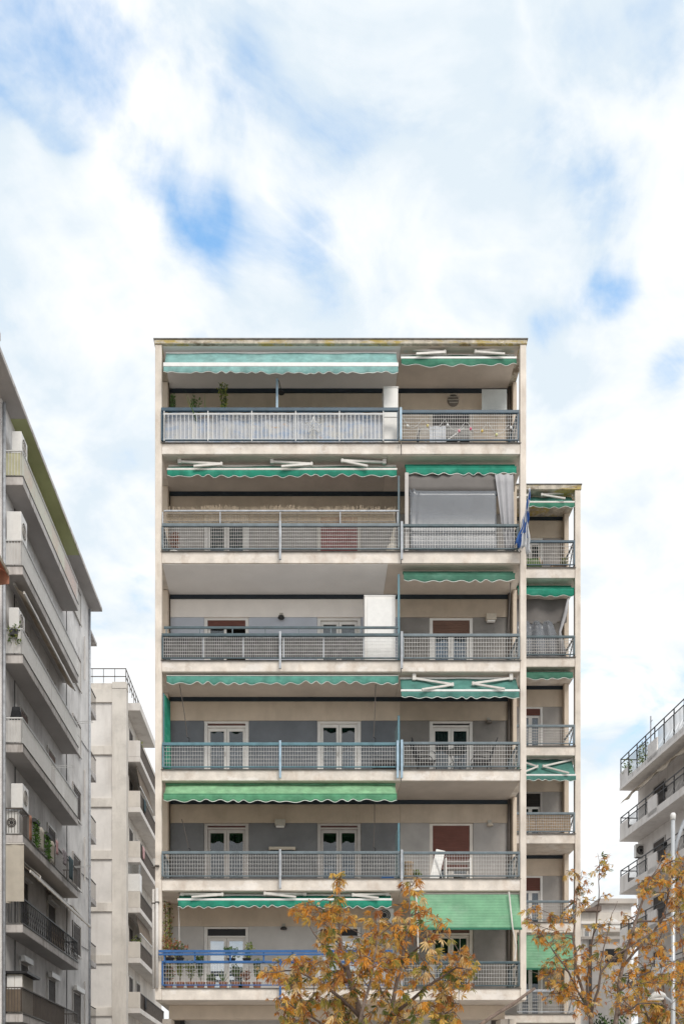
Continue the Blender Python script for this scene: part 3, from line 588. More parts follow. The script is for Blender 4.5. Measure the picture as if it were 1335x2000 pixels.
tag(mb.build('star_ornament', M_WBAR), 'white wire star hung on the bars of the top balcony', 'ornament')
# string of bulbs on the top right balcony mesh
o = thing('string_light', at(895, 830, 27.9), 'string of small coloured bulbs looped on the top right railing mesh', 'string lights')
pts = [at(784+i*5.6, 812+22*abs(math.sin(i*.42))+i*.4, 27.92) for i in range(40)]
MB().tube(pts, .006, 4).build('wire', M_WBAR, o)
for i, cc in ((2, (.7, .7, .65)), (9, (.7, .6, .25)), (16, (.7, .7, .7)), (20, (.75, .3, .35)), (24, (.7, .15, .25)), (28, (.7, .5, .12)), (33, (.65, .65, .3)), (38, (.7, .7, .7))):
    q = pts[i]; mm = mat('bulb_glass', cc, .3, .05, 9); MB().lathe(q+Vector((0, 0, -.07)), [(.012, .07), (.03, .05), (.035, .025), (.015, 0)][::-1], 8).build('bulb', mm, o, smooth=True)
# drying rack
o = thing('drying_rack', at(870, 840, 28.7), 'white folding clothes drying rack in front of the black louvred door', 'drying rack')
Yd = 28.6; z0 = ZT[7]
def W2(px, py, Y): return at(px, py, Y)
for (xa, xb) in ((830, 905), (905, 830)):
    for dy in (0, .5): MB().tube([(X_(xa, Yd), Yd+dy, z0+.02), (X_(xb, Yd), Yd+dy, z0+.82)], .014, 6).build('leg', M_WBAR, o)
r_ = MB()
for i in range(9): yy = Yd-.02+i*.065; r_.tube([(X_(815, Yd), yy, z0+.83), (X_(922, Yd), yy, z0+.83)], .008, 5)
r_.build('rod_frame', M_WBAR, o)
MB().grid(lambda u, v: (X_(838, Yd)+u*.45, Yd-.04+.02*math.sin(u*12), z0+.84-.45*v), 10, 5, .006).build('hanging_cloth', M_CURT, o)
tag(MB().grid(lambda u, v: (X_(940, 29.3)+u*.72, 29.3, Z_(803, 29.3)+v*.62), 2, 2, .012).build('glass_panel', mat('frosted_panel', (.55, .57, .56), .25, .1, 2)), 'pale glass wind panel at the right end of the top right balcony', 'glass panel')
o = thing('folded_parasol', (X_(818, 28.5), 28.5, ZT[7]), 'thin black folded parasol leaning near the left of the top right balcony', 'parasol')
MB().tube([(X_(815, 28.5), 28.5, ZT[7]+.01), (X_(816, 28.5), 28.52, ZT[7]+.55)], .04, 7, .03).build('cloth', M_DKFAB, o); MB().tube([(X_(816, 28.5), 28.52, ZT[7]+.551), (X_(820, 28.5), 28.53, ZT[7]+.75)], .02, 5).build('pole', M_BLACK, o)

# reed fence behind the upper rail, second balcony from the top
M_REED = mat('reed', (.36, .29, .21), .9, .35, 40)
o = thing('reed_screen', at(545, 1010, 28.05), 'jagged-topped reed screen along the rail of the second balcony from the top', 'reed screen')
q = MB(); a, b = X_(326, 28.06), X_(772, 28.06); n = 430
for i in range(n):
    xx = a+(b-a)*(i+random.uniform(-.3, .3))/n; zt = Z_(min(random.uniform(987, 1003), random.uniform(987, 1003))+2*math.sin(i*.05), 28.06)
    q.box(xx-.005, xx+.005, 28.05+random.uniform(-.01, .01), 28.062, Z_(1026, 28.06), zt)
q.build('reeds', M_REED, o, stuff=True)
MB().tube([(a, 28.04, Z_(1004, 28.06)), (b, 28.04, Z_(1004, 28.06))], .008, 5).build('tie_wire', M_WIRED, o)
MB().tube([(a, 28.04, Z_(1019, 28.06)), (b, 28.04, Z_(1019, 28.06))], .008, 5).build('tie_wire', M_WIRED, o)
# dark mesh backing on the third balcony
a, b = X_(320, 28.02), X_(710, 28.02)
o = thing('shade_net', at(515, 1262, 28.02), 'dark grey shade net fixed behind the mesh of the third balcony', 'shade net')
for i in range(5):
    u0, u1 = a+(b-a)*i/5+.02, a+(b-a)*(i+1)/5-.02
    MB().grid(lambda u, v: (u0+u*(u1-u0), 28.02+.008*math.sin(u*40), ZT[5]+.07+v*(Z_(1245, 28.02)-ZT[5]-.07)), 16, 2, .003).build('net_panel', mat('shade_netting', (.105, .10, .098), .9, .3, 6) if i == 0 else MATS['shade_netting'], o)
    MB().box(u1-.01, u1+.03, 27.985, 28.01, ZT[5]+.05, Z_(1245, 28.02)).build('batten', M_POST_G, o)

# clear plastic drop and side curtain, second balcony from the top on the right
F_PLA = film('clear_plastic', (.23, .245, .27), .55); M_TARP = mat('grey_tarp', (.19, .175, .165), .8, .1, 2, .1, 40, trans=.15); M_TARPL = mat('pale_grey_tarp', (.46, .455, .47), .8, .1, 2, .1, 40, trans=.15)
o = thing('plastic_drop_sheet', at(885, 990, 28.1), 'clear plastic weather sheet hung from the short emerald awning', 'drop sheet')
a, b = X_(792, 28.12), X_(1004, 28.12); zA, zB_, zC = Z_(926, 28.12), Z_(960, 28.12), ZT[6]+.03
MB().grid(lambda u, v: (a+u*(b-a), 28.12+.02*math.sin(u*9), zA+(zB_-zA)*v), 16, 3, .004).build('upper_band', M_TARP, o, smooth=True)
bx = X_(968, 28.1)
MB().grid(lambda u, v: (a+.1+u*(bx-a-.1)+.02*v, 28.09+.05*math.sin(v*5)*v+.09*max(0, .14-u)*math.sin(u*90+v*6)*6*max(0, 1-v*1.6), zB_+.08*max(0, .12-u)*6+(zC-zB_)*v), 40, 14, .003).build('clear_sheet', F_PLA, o, smooth=True)
cx = X_(962, 28.06)
MB().grid(lambda u, v: (cx+.05+(.50-.18*(1-v)*0)*u+.28*v*(1-u)*.9+.04*v, 28.05+.05*math.sin(u*16+v*2)*(.5+.5*v), zA-.05+(zC-zA+.05)*v), 24, 10, .004).build('side_curtain', M_TARPL, o, smooth=True)
MB().box(X_(790, 28.1), X_(797, 28.1), 28.05, 28.15, zC, zA).build('edge_batten', M_GREYF, o)
o = thing('garden_sofa', (X_(880, 28.9), 28.9, ZT[6]), 'dark cushioned seat seen through the clear plastic drop sheet', 'seat')
MB().box(X_(815, 28.8), X_(955, 28.8), 28.7, 29.3, ZT[6]+.05, ZT[6]+.40).build('seat', M_DKFAB, o, bevel=.04); MB().box(X_(815, 28.8), X_(955, 28.8), 29.31, 29.45, ZT[6]+.05, ZT[6]+.8).build('backrest', MATS['grey_tarp'], o, bevel=.04)
o = thing('tied_bag', (X_(766, 28.3), 28.3, ZT[6]), 'bulging white bag tied at the right end of the second balcony from the top', 'bag')
MB().lathe((X_(766, 28.3), 28.3, ZT[6]+.003), [(.02, 0), (.16, .03), (.19, .15), (.15, .30), (.06, .40), (.09, .52), (.02, .55)], 12).build('body', M_CANVAS, o, smooth=True)
MB().tube([(X_(766, 28.3), 28.3, ZT[6]+.55), (X_(771, 28.3), 28.3, ZT[6]+.9), (X_(768, 28.3), 28.25, ZT[6]+1.3)], .05, 6, .015).build('bunched_cloth', M_CANVAS, o)

# fourth balcony: metal chairs, table, grill, side curtain
M_WOVEN = mat('dark_woven_mesh', (.05, .05, .055), .8, .3, 60, ribs=('Z', 20, .8))
def chair(label, px, face):
    x = X_(px, 28.55); z = ZT[4]; o = thing('garden_chair', (x, 28.6, z), label, 'chair', 'metal garden chairs on the fourth balcony')
    s = face
    MB().grid(lambda u, v: (x+s*(-.22-.20*v), 28.4+.45*u, z+.40+.62*v), 6, 8, .02).build('backrest', M_WOVEN, o)
    MB().box(x-.22 if s > 0 else x-.24, x+.24 if s > 0 else x+.22, 28.4, 28.85, z+.385, z+.41).build('seat', M_WOVEN, o, bevel=.01)
    for yy in (28.39, 28.86):
        MB().tube([(x+s*.26, yy, z+.003), (x+s*.24, yy, z+.55), (x+s*.16, yy, z+.66), (x-s*.05, yy, z+.66), (x-s*.30, yy, z+.60)], .014, 6).build('arm_leg', M_BLACK, o)
        MB().tube([(x-s*.25, yy, z+.003), (x-s*.22, yy, z+.4), (x-s*.43, yy, z+1.03)], .014, 6).build('rear_leg', M_BLACK, o)
    return o
chair('dark metal garden chair with its back to the left, beside the round table', 832, 1)
chair('dark metal garden chair with its back to the right, beside the round table', 939, -1)
o = thing('bistro_table', (X_(890, 28.6), 28.6, ZT[4]), 'round black metal table between the two garden chairs', 'table'); tx = X_(890, 28.6); tz = ZT[4]
MB().lathe((tx, 28.6, tz+.69), [(.285, 0), (.30, .01), (.285, .02)], 24).build('tabletop', mat('table_glass', (.10, .115, .12), .1, .1, 4), o)
for i in range(4):
    t = i*math.pi/2+.5; c_, s_ = math.cos(t), math.sin(t); MB().tube([(tx+.28*c_, 28.6+.28*s_, tz+.003), (tx+.08*c_, 28.6+.08*s_, tz+.35), (tx+.26*c_, 28.6+.26*s_, tz+.688)], .013, 6).build('leg', M_BLACK, o)
MB().tube([(tx+.17*math.cos(i*.4488), 28.6+.17*math.sin(i*.4488), tz+.36) for i in range(15)], .010, 5).build('ring', M_BLACK, o)
o = thing('barbecue_grill', (X_(750, 28.4), 28.4, ZT[4]), 'low black barbecue grill behind the teal railing', 'grill')
gx = X_(750, 28.4); MB().box(gx-.33, gx+.33, 28.3, 28.65, ZT[4]+.20, ZT[4]+.34).build('tray', M_BLACK, o, bevel=.02)
for i in range(7): MB().tube([(gx-.31, 28.31+i*.055, ZT[4]+.36), (gx+.31, 28.31+i*.055, ZT[4]+.36)], .007, 5).build('grate_rod', M_BLACK, o)
for sx in (-.3, .3):
    for yy in (28.33, 28.62): MB().tube([(gx+sx, yy, ZT[4]+.003), (gx+sx, yy, ZT[4]+.2)], .015, 5).build('leg', M_BLACK, o)
o = thing('side_curtain', (X_(326, 28.6), 28.6, CEIL[4]), 'deep green side curtain at the left end of the fourth balcony', 'curtain')
x_ = X_(322, 28.3); MB().grid(lambda u, v: (x_+.09*u+.03*math.sin(u*20)*v, 28.25+.5*u, Z_(1357, 28.3)+(ZT[4]+.05-Z_(1357, 28.3))*v), 16, 6, .004).build('cloth', M_A_EMER, o, smooth=True)
MB().tube([(x_-.02, 28.2, Z_(1357, 28.3)), (x_-.02, 28.2, ZT[4]+.003)], .02, 6).build('pole', M_RAIL_TEAL, o)
# awning crank rods hanging over the balconies
for lb, pa, pb in (('thin awning crank rod hanging before the left slate wall of the fourth balcony', (351, 1337), (366, 1440)), ('thin awning crank rod right of the second door on the fourth balcony', (733, 1337), (729, 1440)),
                   ('thin awning crank rod right of the second door on the fifth balcony', (731, 1567), (729, 1655)), ('bent awning crank rod before the dark left wall of the fifth balcony', (355, 1600), (368, 1656)), ('pale awning crank rod at the left of the lowest balcony', (348, 1758), (350, 1850)),
                   ('thin awning crank rod at the right end of the third balcony', (996, 1138), (990, 1240))):
    o = thing('crank_rod', at(*pa, 28.3), lb, 'crank rod', 'awning crank rods'); mid = ((pa[0]+pb[0])/2+1, (pa[1]+pb[1])/2)
    MB().tube([at(*pa, 28.25), at(*mid, 28.3), at(*pb, 28.35)], .011, 5).build('rod', M_PIPE_DK if 'pale' not in lb else M_PIPE_W, o); q = at(*pb, 28.35)
    MB().tube([q, q+Vector((.05, 0, -.03)), q+Vector((.05, 0, -.16))], .013, 5).build('handle', M_BLACK, o)

# fifth balcony right: wicker basket, folded rack
o = thing('wicker_basket', (X_(797, 28.35), 28.35, ZT[3]), 'tall round wicker basket at the left of the fifth right balcony', 'basket')
MB().lathe((X_(797, 28.35), 28.35, ZT[3]+.003), [(.10, 0), (.13, .05), (.135, .3), (.125, .46), (.14, .47), (.14, .50), (.11, .50)], 14).build('body', M_WICKER, o, smooth=True)
MB().lathe((X_(797, 28.35), 28.35, ZT[3]+.504), [(.145, 0), (.145, .03), (.06, .05)], 14).build('lid', M_WICKER, o)
o = thing('ironing_board', (X_(855, 28.5), 28.5, ZT[3]), 'white folding board leaning before the red shuttered door', 'ironing board')
MB().bar((X_(846, 28.5), 28.5, ZT[3]+.02), (X_(861, 28.5), 28.62, ZT[3]+.95), .26, .03, up=(0, 1, 0)).build('board', M_WHITEP, o, bevel=.01)
MB().tube([(X_(866, 28.5), 28.45, ZT[3]+.003), (X_(850, 28.5), 28.52, ZT[3]+.7)], .015, 5).build('leg', M_WBAR, o); MB().tube([(X_(842, 28.5), 28.75, ZT[3]+.003), (X_(862, 28.5), 28.66, ZT[3]+.7)], .015, 5).build('leg', M_WBAR, o)
o = thing('shelf_rack', (X_(893, 28.9), 28.9, ZT[3]), 'low slatted rack behind the mesh of the fifth right balcony', 'rack')
for i in range(4): MB().box(X_(870, 28.9), X_(916, 28.9), 28.8, 29.1, ZT[3]+.12+i*.18, ZT[3]+.145+i*.18).build('shelf', M_GREYF, o)
for px in (869.5, 917): MB().box(X_(px, 28.9)-.02, X_(px, 28.9)+.02, 28.79, 29.11, ZT[3]+.002, ZT[3]+.78).build('side', M_WHITEP, o)
o = thing('blue_bundle', (X_(756, 28.3), 28.3, ZT[3]), 'flat blue folded tarp lying behind the fifth balcony rail', 'tarp')
MB().box(X_(740, 28.3), X_(772, 28.3), 28.15, 28.5, ZT[3]+.003, ZT[3]+.06).box(X_(744, 28.3), X_(768, 28.3), 28.17, 28.48, ZT[3]+.061, ZT[3]+.11).build('fold', M_RAIL_BLUE, o, bevel=.02)

# ------------------------------------------------------------------ potted plants
def leaf_tuft(mb, c, r, n, size, up=.5, mats=1):
    for i in range(n):
        d = Vector((random.gauss(0, 1), random.gauss(0, 1), random.gauss(0, 1))).normalized()*r*random.random()**.4; p = Vector(c)+Vector((d.x, d.y, d.z))
        t = Vector((random.gauss(0, 1), random.gauss(0, 1), random.gauss(up, 1))).normalized()*size*random.uniform(.6, 1.2); s_ = t.cross(Vector((random.gauss(0, 1), random.gauss(0, 1), random.gauss(0, 1)))).normalized()*size*.22
        mb.mi = random.randrange(mats); mb.add([p, p+t*.5+s_, p+t, p+t*.5-s_], [(0, 1, 2, 3)])
def pot(o, x, y, z, r, h, m=None):
    MB().lathe((x, y, z), [(r*.7, 0), (r*.95, h*.8), (r*1.05, h*.82), (r*1.05, h), (r*.9, h), (r*.88, h*.9)], 12).build('pot', m or M_TERRA, o, smooth=False)
def plant(label, px, py_base, Y, w, h, kind='bush', cols=None, pr=.10, ph=.16, pm=None, group='potted plants on the balconies', zbase=None):
    x = X_(px, Y); z = zbase if zbase is not None else Z_(py_base, Y)
    o = thing('potted_plant', (x, Y, z), label, 'potted plant', group); pot(o, x, Y, z, pr, ph, pm)
    cols = cols or [M_LGREEN, M_LYEL]; f = MB(); s_ = MB()
    zt = z+ph
    if kind == 'bush':
        for i in range(6):
            c = (x+random.uniform(-.35, .35)*w, Y+random.uniform(-.3, .3)*w, zt+h*random.uniform(.25, .9)); leaf_tuft(f, c, w*.32, 34, .085, .5, len(cols)); s_.tube([(x, Y, zt-.03), c], .006, 4)
    elif kind == 'tall':
        for i in range(5):
            tx_, ty_ = x+random.uniform(-.5, .5)*w, Y+random.uniform(-.4, .4)*w; s_.tube([(x, Y, zt-.03), ((x+tx_)/2, Y, zt+h*.5), (tx_, ty_, zt+h*random.uniform(.75, 1))], .007, 4)
            for j in range(11):
                v = .3+.7*j/10; leaf_tuft(f, (x+(tx_-x)*v, Y+(ty_-Y)*v, zt+h*v*.95), .05, 9, .075, .9, len(cols))
    else:   # spiky
        for i in range(9):
            t = Vector((random.gauss(0, .5), random.gauss(0, .4), 1)).normalized()*h*random.uniform(.6, 1); f.mi = random.randrange(len(cols)); sd_ = Vector((.015, .004, 0)); b0 = Vector((x, Y, zt-.03))
            f.add([b0-sd_, b0+sd_, b0+t*.6+sd_*.8+Vector((0, 0, .02)), b0+t, b0+t*.6-sd_*.8], [(0, 1, 2, 3, 4)])
    f.build('foliage', cols, o, stuff=True)
    if s_.v: s_.build('stems', M_STEM, o)
    return o
plant('tall olive-leaved potted shrub rising above the top balcony rail', 439, 0, 28.4, .30, 1.62, 'tall', [M_LYEL, M_LGREEN], .15, .25, zbase=ZT[7]+.003)
plant('spiky potted plant left of the tall shrub on the top balcony', 402, 0, 28.4, .3, 1.50, 'spiky', [M_LGREEN, M_LYEL], .12, .22, zbase=ZT[7]+.003)
plant('sparse dark potted plant between rail end and spiky plant, top balcony', 382, 0, 28.4, .25, 1.32, 'tall', [M_LGREEN], .12, .2, zbase=ZT[7]+.003)
plant('small dark plant at the far left end of the top balcony', 335, 0, 28.4, .16, 1.40, 'tall', [M_LGREEN], .12, .2, zbase=ZT[7]+.003)
plant('bare reddish plant in a white pot at the left of the second balcony', 340, 0, 28.3, .25, .5, 'tall', [M_LRED], .16, .12, M_WHITEP, zbase=ZT[6]+.003)
plant('low green plant behind the wicker basket, fifth right balcony', 812, 0, 28.4, .2, .2, 'bush', None, .09, .10, zbase=ZT[3]+.003)
z2 = ZT[2]+.003
for i, (px, lb, kd, w, h, cl) in enumerate([(330, 'wide terracotta pot with pink geranium at the far left of the lowest balcony', 'bush', .3, .45, [M_LRED, M_LGREEN]), (352, 'terracotta pot with straggly yellowing plant, second from the left on the lowest balcony', 'tall', .25, .75, [M_LYEL]),
        (372, 'terracotta pot with bright bushy plant, third from the left on the lowest balcony', 'bush', .3, .6, [M_LYEL, M_LGREEN]), (392, 'terracotta pot with tall leggy plant before the left door jamb, lowest balcony', 'tall', .22, .7, [M_LGREEN]),
        (412, 'terracotta pot with low mounded plant before the left door leaf, lowest balcony', 'bush', .22, .2, [M_LGREEN]), (436, 'terracotta pot with spiky leaves before the middle of the door, lowest balcony', 'spiky', .2, .45, [M_LGREEN]),
        (459, 'terracotta pot with dark bush before the right door leaf, lowest balcony', 'bush', .3, .5, [M_LGREEN]), (480, 'terracotta pot with small red plant right of the door, lowest balcony', 'bush', .2, .3, [M_LRED]), (502, 'terracotta pot with tall green stems nearest the tree, lowest balcony', 'tall', .2, .6, [M_LGREEN, M_LYEL])]):
    plant(lb, px, 0, 28.22, w, h, kd, cl, .125, .19, zbase=z2, group='terracotta pots along the lowest balcony')
zp = Z_(1880, YR)+.04
plant('reddish trailing plant in a dark pot on the left of the blue rail', 332, 0, 28.14, .46, .55, 'bush', [M_LRED, M_LYEL, M_LRED], .12, .12, M_DKPOT, zbase=zp)
plant('bushy red and green plant in a dark pot second on the blue rail', 352, 0, 28.14, .40, .36, 'bush', [M_LRED, M_LGREEN], .11, .12, M_DKPOT, zbase=zp)
plant('leafy green plant in a dark pot on the blue rail before the door', 452, 0, 28.14, .36, .28, 'bush', [M_LGREEN], .12, .10, M_DKPOT, zbase=zp)
plant('pale green plant in a dark pot on the blue rail right of the door', 482, 0, 28.14, .36, .42, 'bush', [M_LYEL, M_LGREEN], .12, .10, M_DKPOT, zbase=zp)
o = thing('climbing_ivy', (X_(323, 28.9), 28.9, z2), 'variegated ivy climbing the pillar at the left end of the lowest balcony', 'climbing plant')
f = MB()
for i in range(520):
    v = random.random(); c = (X_(321, 28.6)+random.uniform(-.02, .16), 28.35+random.uniform(0, .9), z2+.4+v*(CEIL[2]-z2-.55)); leaf_tuft(f, c, .04, 1, .085, .2, 4)
f.build('foliage', [M_LYEL, leafmat('cream_ivy_leaf', (.42, .38, .19)), M_LRED, M_LGREEN], o, stuff=True)
MB().tube([(X_(322, 28.8), 28.8, z2), (X_(325, 28.8), 28.75, z2+1.2), (X_(322, 28.8), 28.85, CEIL[2]-.2)], .015, 5).build('stem', M_STEM, o)
def ac_unit(label, x0, x1, y0, y1, z0, z1, fan='y', group='air conditioner units on the facades', name='air_conditioner'):
    o = thing(name, ((x0+x1)/2, (y0+y1)/2, z0), label, 'air conditioner', group)
    MB().box(x0, x1, y0, y1, z0+.03, z1).build('casing', M_ALU, o, bevel=.02)
    MB().box(x0+.05, x1-.05, y0+.04, y0+.10, z0, z0+.029).box(x0+.05, x1-.05, y1-.10, y1-.04, z0, z0+.029).build('foot', M_BLACK, o)
    if fan == 'x' and group == 'air conditioner units on the left block':
        for yy in (y0+.09, y1-.09): MB().box(-9.995, x1-.03, yy-.02, yy+.02, z0-.035, z0-.001).bar((-9.99, yy, z0-.30), (x1-.10, yy, z0-.03), .025).build('bracket', M_POST_G, o)
    zc, n = (z0+z1)/2+.02, 16
    if fan == 'x':
        r = min(z1-z0, y1-y0)*.36; yc = (y0+y1)/2-.03; q = MB()
        for rr in (r, r*.72, r*.45): q.tube([(x1+.008, yc+rr*math.cos(2*math.pi*i/n), zc+rr*math.sin(2*math.pi*i/n)) for i in range(n+1)], .008, 4)
        for i in range(8): q.tube([(x1+.008, yc, zc), (x1+.008, yc+r*math.cos(i*math.pi/4), zc+r*math.sin(i*math.pi/4))], .005, 4)
        MB().add([(x1+.003, yc+r*math.cos(2*math.pi*i/n), zc+r*math.sin(2*math.pi*i/n)) for i in range(n)], [tuple(range(n))]).build('fan_opening', M_BLACK, o)
    else:
        r = min(z1-z0, x1-x0)*.40; xc = (x0+x1)/2-.03; q = MB()
        for rr in (r, r*.72, r*.45): q.tube([(xc+rr*math.cos(2*math.pi*i/n), y0-.008, zc+rr*math.sin(2*math.pi*i/n)) for i in range(n+1)], .008, 4)
        MB().add([(xc+r*math.cos(2*math.pi*i/n), y0-.003, zc+r*math.sin(2*math.pi*i/n)) for i in range(n)], [tuple(range(n))]).build('fan_opening', M_BLACK, o)
    q.build('fan_grille', M_ALUC, o)
    return o
ac_unit('white air conditioner under the lowest awning, half hidden by the tree', X_(735, 29), X_(768, 29), 28.9, 29.25, Z_(1806, 29), Z_(1775, 29))

# ------------------------------------------------------------------ striped flag furled on a slanting pole
M_FB = mat('flag_blue', (.06, .16, .46), .8, .1, 8, trans=.2); M_FW = mat('flag_white', (.68, .69, .71), .8, .05, 8, trans=.2)
o = thing('flag', at(1015, 1070, 27.85), 'blue and white striped flag furled on a slanting pole', 'flag')
pA, pB = at(1013, 1078, 27.9), at(1033, 958, 27.5)
MB().tube([pA, pB], .018, 6).build('pole', M_PIPE_W, o); MB().lathe(pB, [(.02, 0), (.035, .02), (.02, .05)], 8).build('finial', M_ALU, o)
q = MB(); NU = 18; rows = 16; P = []
for j in range(rows+1):
    v = j/rows; c = pB.lerp(at(1017, 1068, 27.75), v); w = .05+.40*v**2.2; row = []
    for i in range(NU+1):
        u = i/NU; fold = math.sin(u*22+v*3)*(.03+.05*v)
        row.append(c+Vector((w*(u-.45)+.015*math.sin(v*20+u*5), fold-.05, -.10*u*v-(.20*v*v*(u-.4) if u > .4 else 0)+.05*v*math.sin(u*13))))
    P.append(row)
vs_ = [p for row in P for p in row]; fs = []; mi = []
for j in range(rows):
    for i in range(NU):
        a = j*(NU+1)+i; fs.append((a, a+1, a+NU+2, a+NU+1)); mi.append((i//2+j//3) % 2 if j < 12 else (0 if i < 6 else 1))
q.v = vs_; q.f = fs; q.m = mi; fo = q.build('cloth', [M_FB, M_FW], o, smooth=True); so = fo.modifiers.new('thickness', 'SOLIDIFY'); so.thickness = .004

# ================================================================== SET-BACK WING (front at 34.4 m)
YW, YWB = 34.37, 35.94
WF = {7: (1108, 1128), 6: (1283, 1301.5), 5: (1456.5, 1475), 4: (1628, 1647), 3: (1800.6, 1821), 2: (1980, 1997.6)}
WT = {k: Z_(a, YW) for k, (a, b) in WF.items()}; WB_ = {k: Z_(b, YW) for k, (a, b) in WF.items()}
WR0, WR1 = Z_(956.5, YW), Z_(946, YW); WC = {k: (WB_[k+1] if k < 7 else WR0) for k in WF}
wl, wr = XR1+.012, X_(1133, YW); wf = X_(1122, YW); wwr = X_(1099, YWB)
wing = thing('apartment_building', ((wl+wr)/2, 40, 0), 'narrow cream apartment block set back at the right with one balcony per storey', 'apartment building')
MB().box(wf, wr, YW, YW+.2, 0, WR0-.002).build('side_fin', M_CREAM, wing, bevel=.012)
MB().box(wl, wr+.02, YW-.03, 46, WR0, WR1-.03).build('roof_slab', M_ROOFEDGE, wing, bevel=.01)
MB().box(wl, wr+.04, YW-.05, 46.02, WR1-.028, WR1).build('roof_flashing', M_FLASH, wing)
MB().box(wl, wr-.02, 37.3, 46, 0, WR0-.003).box(wr-.17, wr-.03, YWB+.22, 37.299, 0, WR0-.004).build('rear_block', M_ROOM, wing)
for k in WF:
    sl = MB().prism([(wl, YW+.02), (wf-.003, YW+.02), (wf-.003, YW+.205), (wr, YW+.205), (wr, 37.29), (wl, 37.29)], WB_[k], WT[k]-.02).build('balcony_slab', M_SLABEDGE, wing, bevel=.008)
    MB().box(wl, wf+.03, YW-.025, YW+.12, WT[k]-.018, WT[k]+.004).build('edge_flashing', M_FLASH, sl)
    MB().box(X_(1101, 35.7), X_(1110, 35.7), 35.7, YWB+.2, WT[k], WC[k]-.002).build('pilaster', M_BEIGE_L, wing, bevel=.01)
    zl, zt, zc = WC[k]-.72, WT[k]+.001, WC[k]-.002
    MB().box(wl, wwr, YWB, YWB+.2, zl, zc-.115).build('lintel_wall', M_BEIGE_L, wing)
    MB().box(wl, wwr, YWB-.04, YWB+.2, zc-.113, zc-.001).build('ceiling_band', M_BAND, wing)
    dx0, dx1 = X_(1012, YWB), X_(1059, YWB)
    MB().box(dx1+.004, wwr, YWB+.022, YWB+.2, zt, zl-.001).build('wall_panel', M_GREYL, wing); MB().box(wl, dx0-.004, YWB+.022, YWB+.2, zt, zl-.001).build('wall_panel', M_GREYL, wing)
    fr = MB().box(dx0, dx0+.08, YWB+.02, YWB+.15, zt, zl).box(dx1-.08, dx1, YWB+.02, YWB+.15, zt, zl).box(dx0+.08, dx1-.08, YWB+.02, YWB+.15, zl-.06, zl-.001).build('balcony_door', M_WHITEP if k != 4 else M_GREYF, wing)
    drop = {7: .05, 6: .1, 5: .14, 4: .26, 3: .26, 2: .1}[k]; h = zl-.062; s = MB(); n = max(1, int((h-zt)*drop/.075))
    for i in range(n): s.box(dx0+.082, dx1-.082, YWB+.05, YWB+.07, h-(i+1)*.075+.006, h-i*.075)
    s.build('shutter', M_REDSH if k != 4 else M_DARKSL, fr); h -= n*.075
    mid = (dx0+dx1)/2
    for p, q in ((dx0+.083, mid-.003), (mid+.003, dx1-.083)):
        MB().box(p, p+.06, YWB+.08, YWB+.12, zt, h).box(q-.06, q, YWB+.08, YWB+.12, zt, h).box(p+.06, q-.06, YWB+.08, YWB+.12, h-.08, h).box(p+.06, q-.06, YWB+.08, YWB+.12, zt, zt+.1).build('door_leaf', M_WHITEP, fr)
        MB().box(p+.061, q-.061, YWB+.095, YWB+.10, zt+.101, h-.081).build('pane', M_GLASS, fr)
        ct = zt+(h-zt)*({5: .95, 3: .95}.get(k, .55)); MB().grid(lambda u, v: (p+.06+u*(q-p-.12), YWB+.16+.015*math.sin(u*30), zt+.1+v*(ct-zt-.1)), 18, 2, .003).build('curtain', M_CURT if k != 4 else M_CURTG, fr, smooth=True)
YWR = YW-.045
def wrail(k, py, m=M_RAIL_GREY):
    x0, x1 = wl+.02 if k > 2 else X_(1009, YWR), X_(1122, YWR); z = Z_(py, YWR); zb = WT[k]+.06
    r = MB().box(x0, x1, YWR-.03, YWR+.03, z-.04, z+.04).build('railing', m, wing, bevel=.008)
    MB().box(x0, x1, YWR-.015, YWR+.015, zb-.015, zb+.015).build('bottom_rail', m, r); MB().box(x1-.06, x1-.005, YWR-.028, YWR+.028, zb+.016, z-.041).build('end_post', m, r)
    w = MB(); n = int((x1-x0)/.075)
    for i in range(n+1): xx = x0+i*(x1-x0)/n; w.box(xx-.005, xx+.005, YWR-.004, YWR+.004, zb+.016, z-.041)
    for i in range(1, 6): zz_ = zb+i*(z-zb)/6.3; w.box(x0, x1-.06, YWR-.013, YWR-.005, zz_-.006, zz_+.006)
    w.build('wire_mesh', M_WIRED, r, stuff=True)
    xx = x1-.03; MB().box(xx-.02, xx+.02, YWR+.031, 35.69, z-.03, z+.03).bar((xx, YWR+.06, z-.06), (xx, 35.2, zb), .035).box(xx-.01, xx+.01, YWR+.03, 35.69, zb-.01, zb+.01).build('side_return', m, r)
for k, py, m in ((7, 1058, M_RAIL_NAVY), (6, 1244, M_RAIL_DK), (5, 1418, M_RAIL_GREY), (4, 1589, M_RAIL_GREY), (3, 1761, M_RAIL_GREY), (2, 1935, M_POST_G)): wrail(k, py, m)
gw = 'awnings of the set-back block'
zw = lambda k: WC[k]-.002
awning('pale green awning half let down under the roof of the set-back block', 1025, 1121, (971, 34.75), (981, 34.4), 993, M_A_MINTD, M_A_GREEN, M_ALUC, [((1118, 962), (1057, 966), (1103, 974)), ((990, 962), (1030, 967), (1000, 974))], per=.36, zs=zw(7), group=gw)
awning('emerald awning above the loose tarp on the set-back block', 1010, 1120, (1146, 34.75), (1149, 34.45), 1166, M_A_EMER, M_A_EMER, M_A_EMER, per=.40, bar_h=.03, zs=zw(6), group=gw)
awning('dark green awning rolled in, third balcony of the set-back block', 1012, 1118, (1312, 34.75), (1314, 34.45), 1328, M_A_DGREEN, M_A_DGREEN, M_A_DGREEN, per=.40, bar_h=.03, zs=zw(5), group=gw)
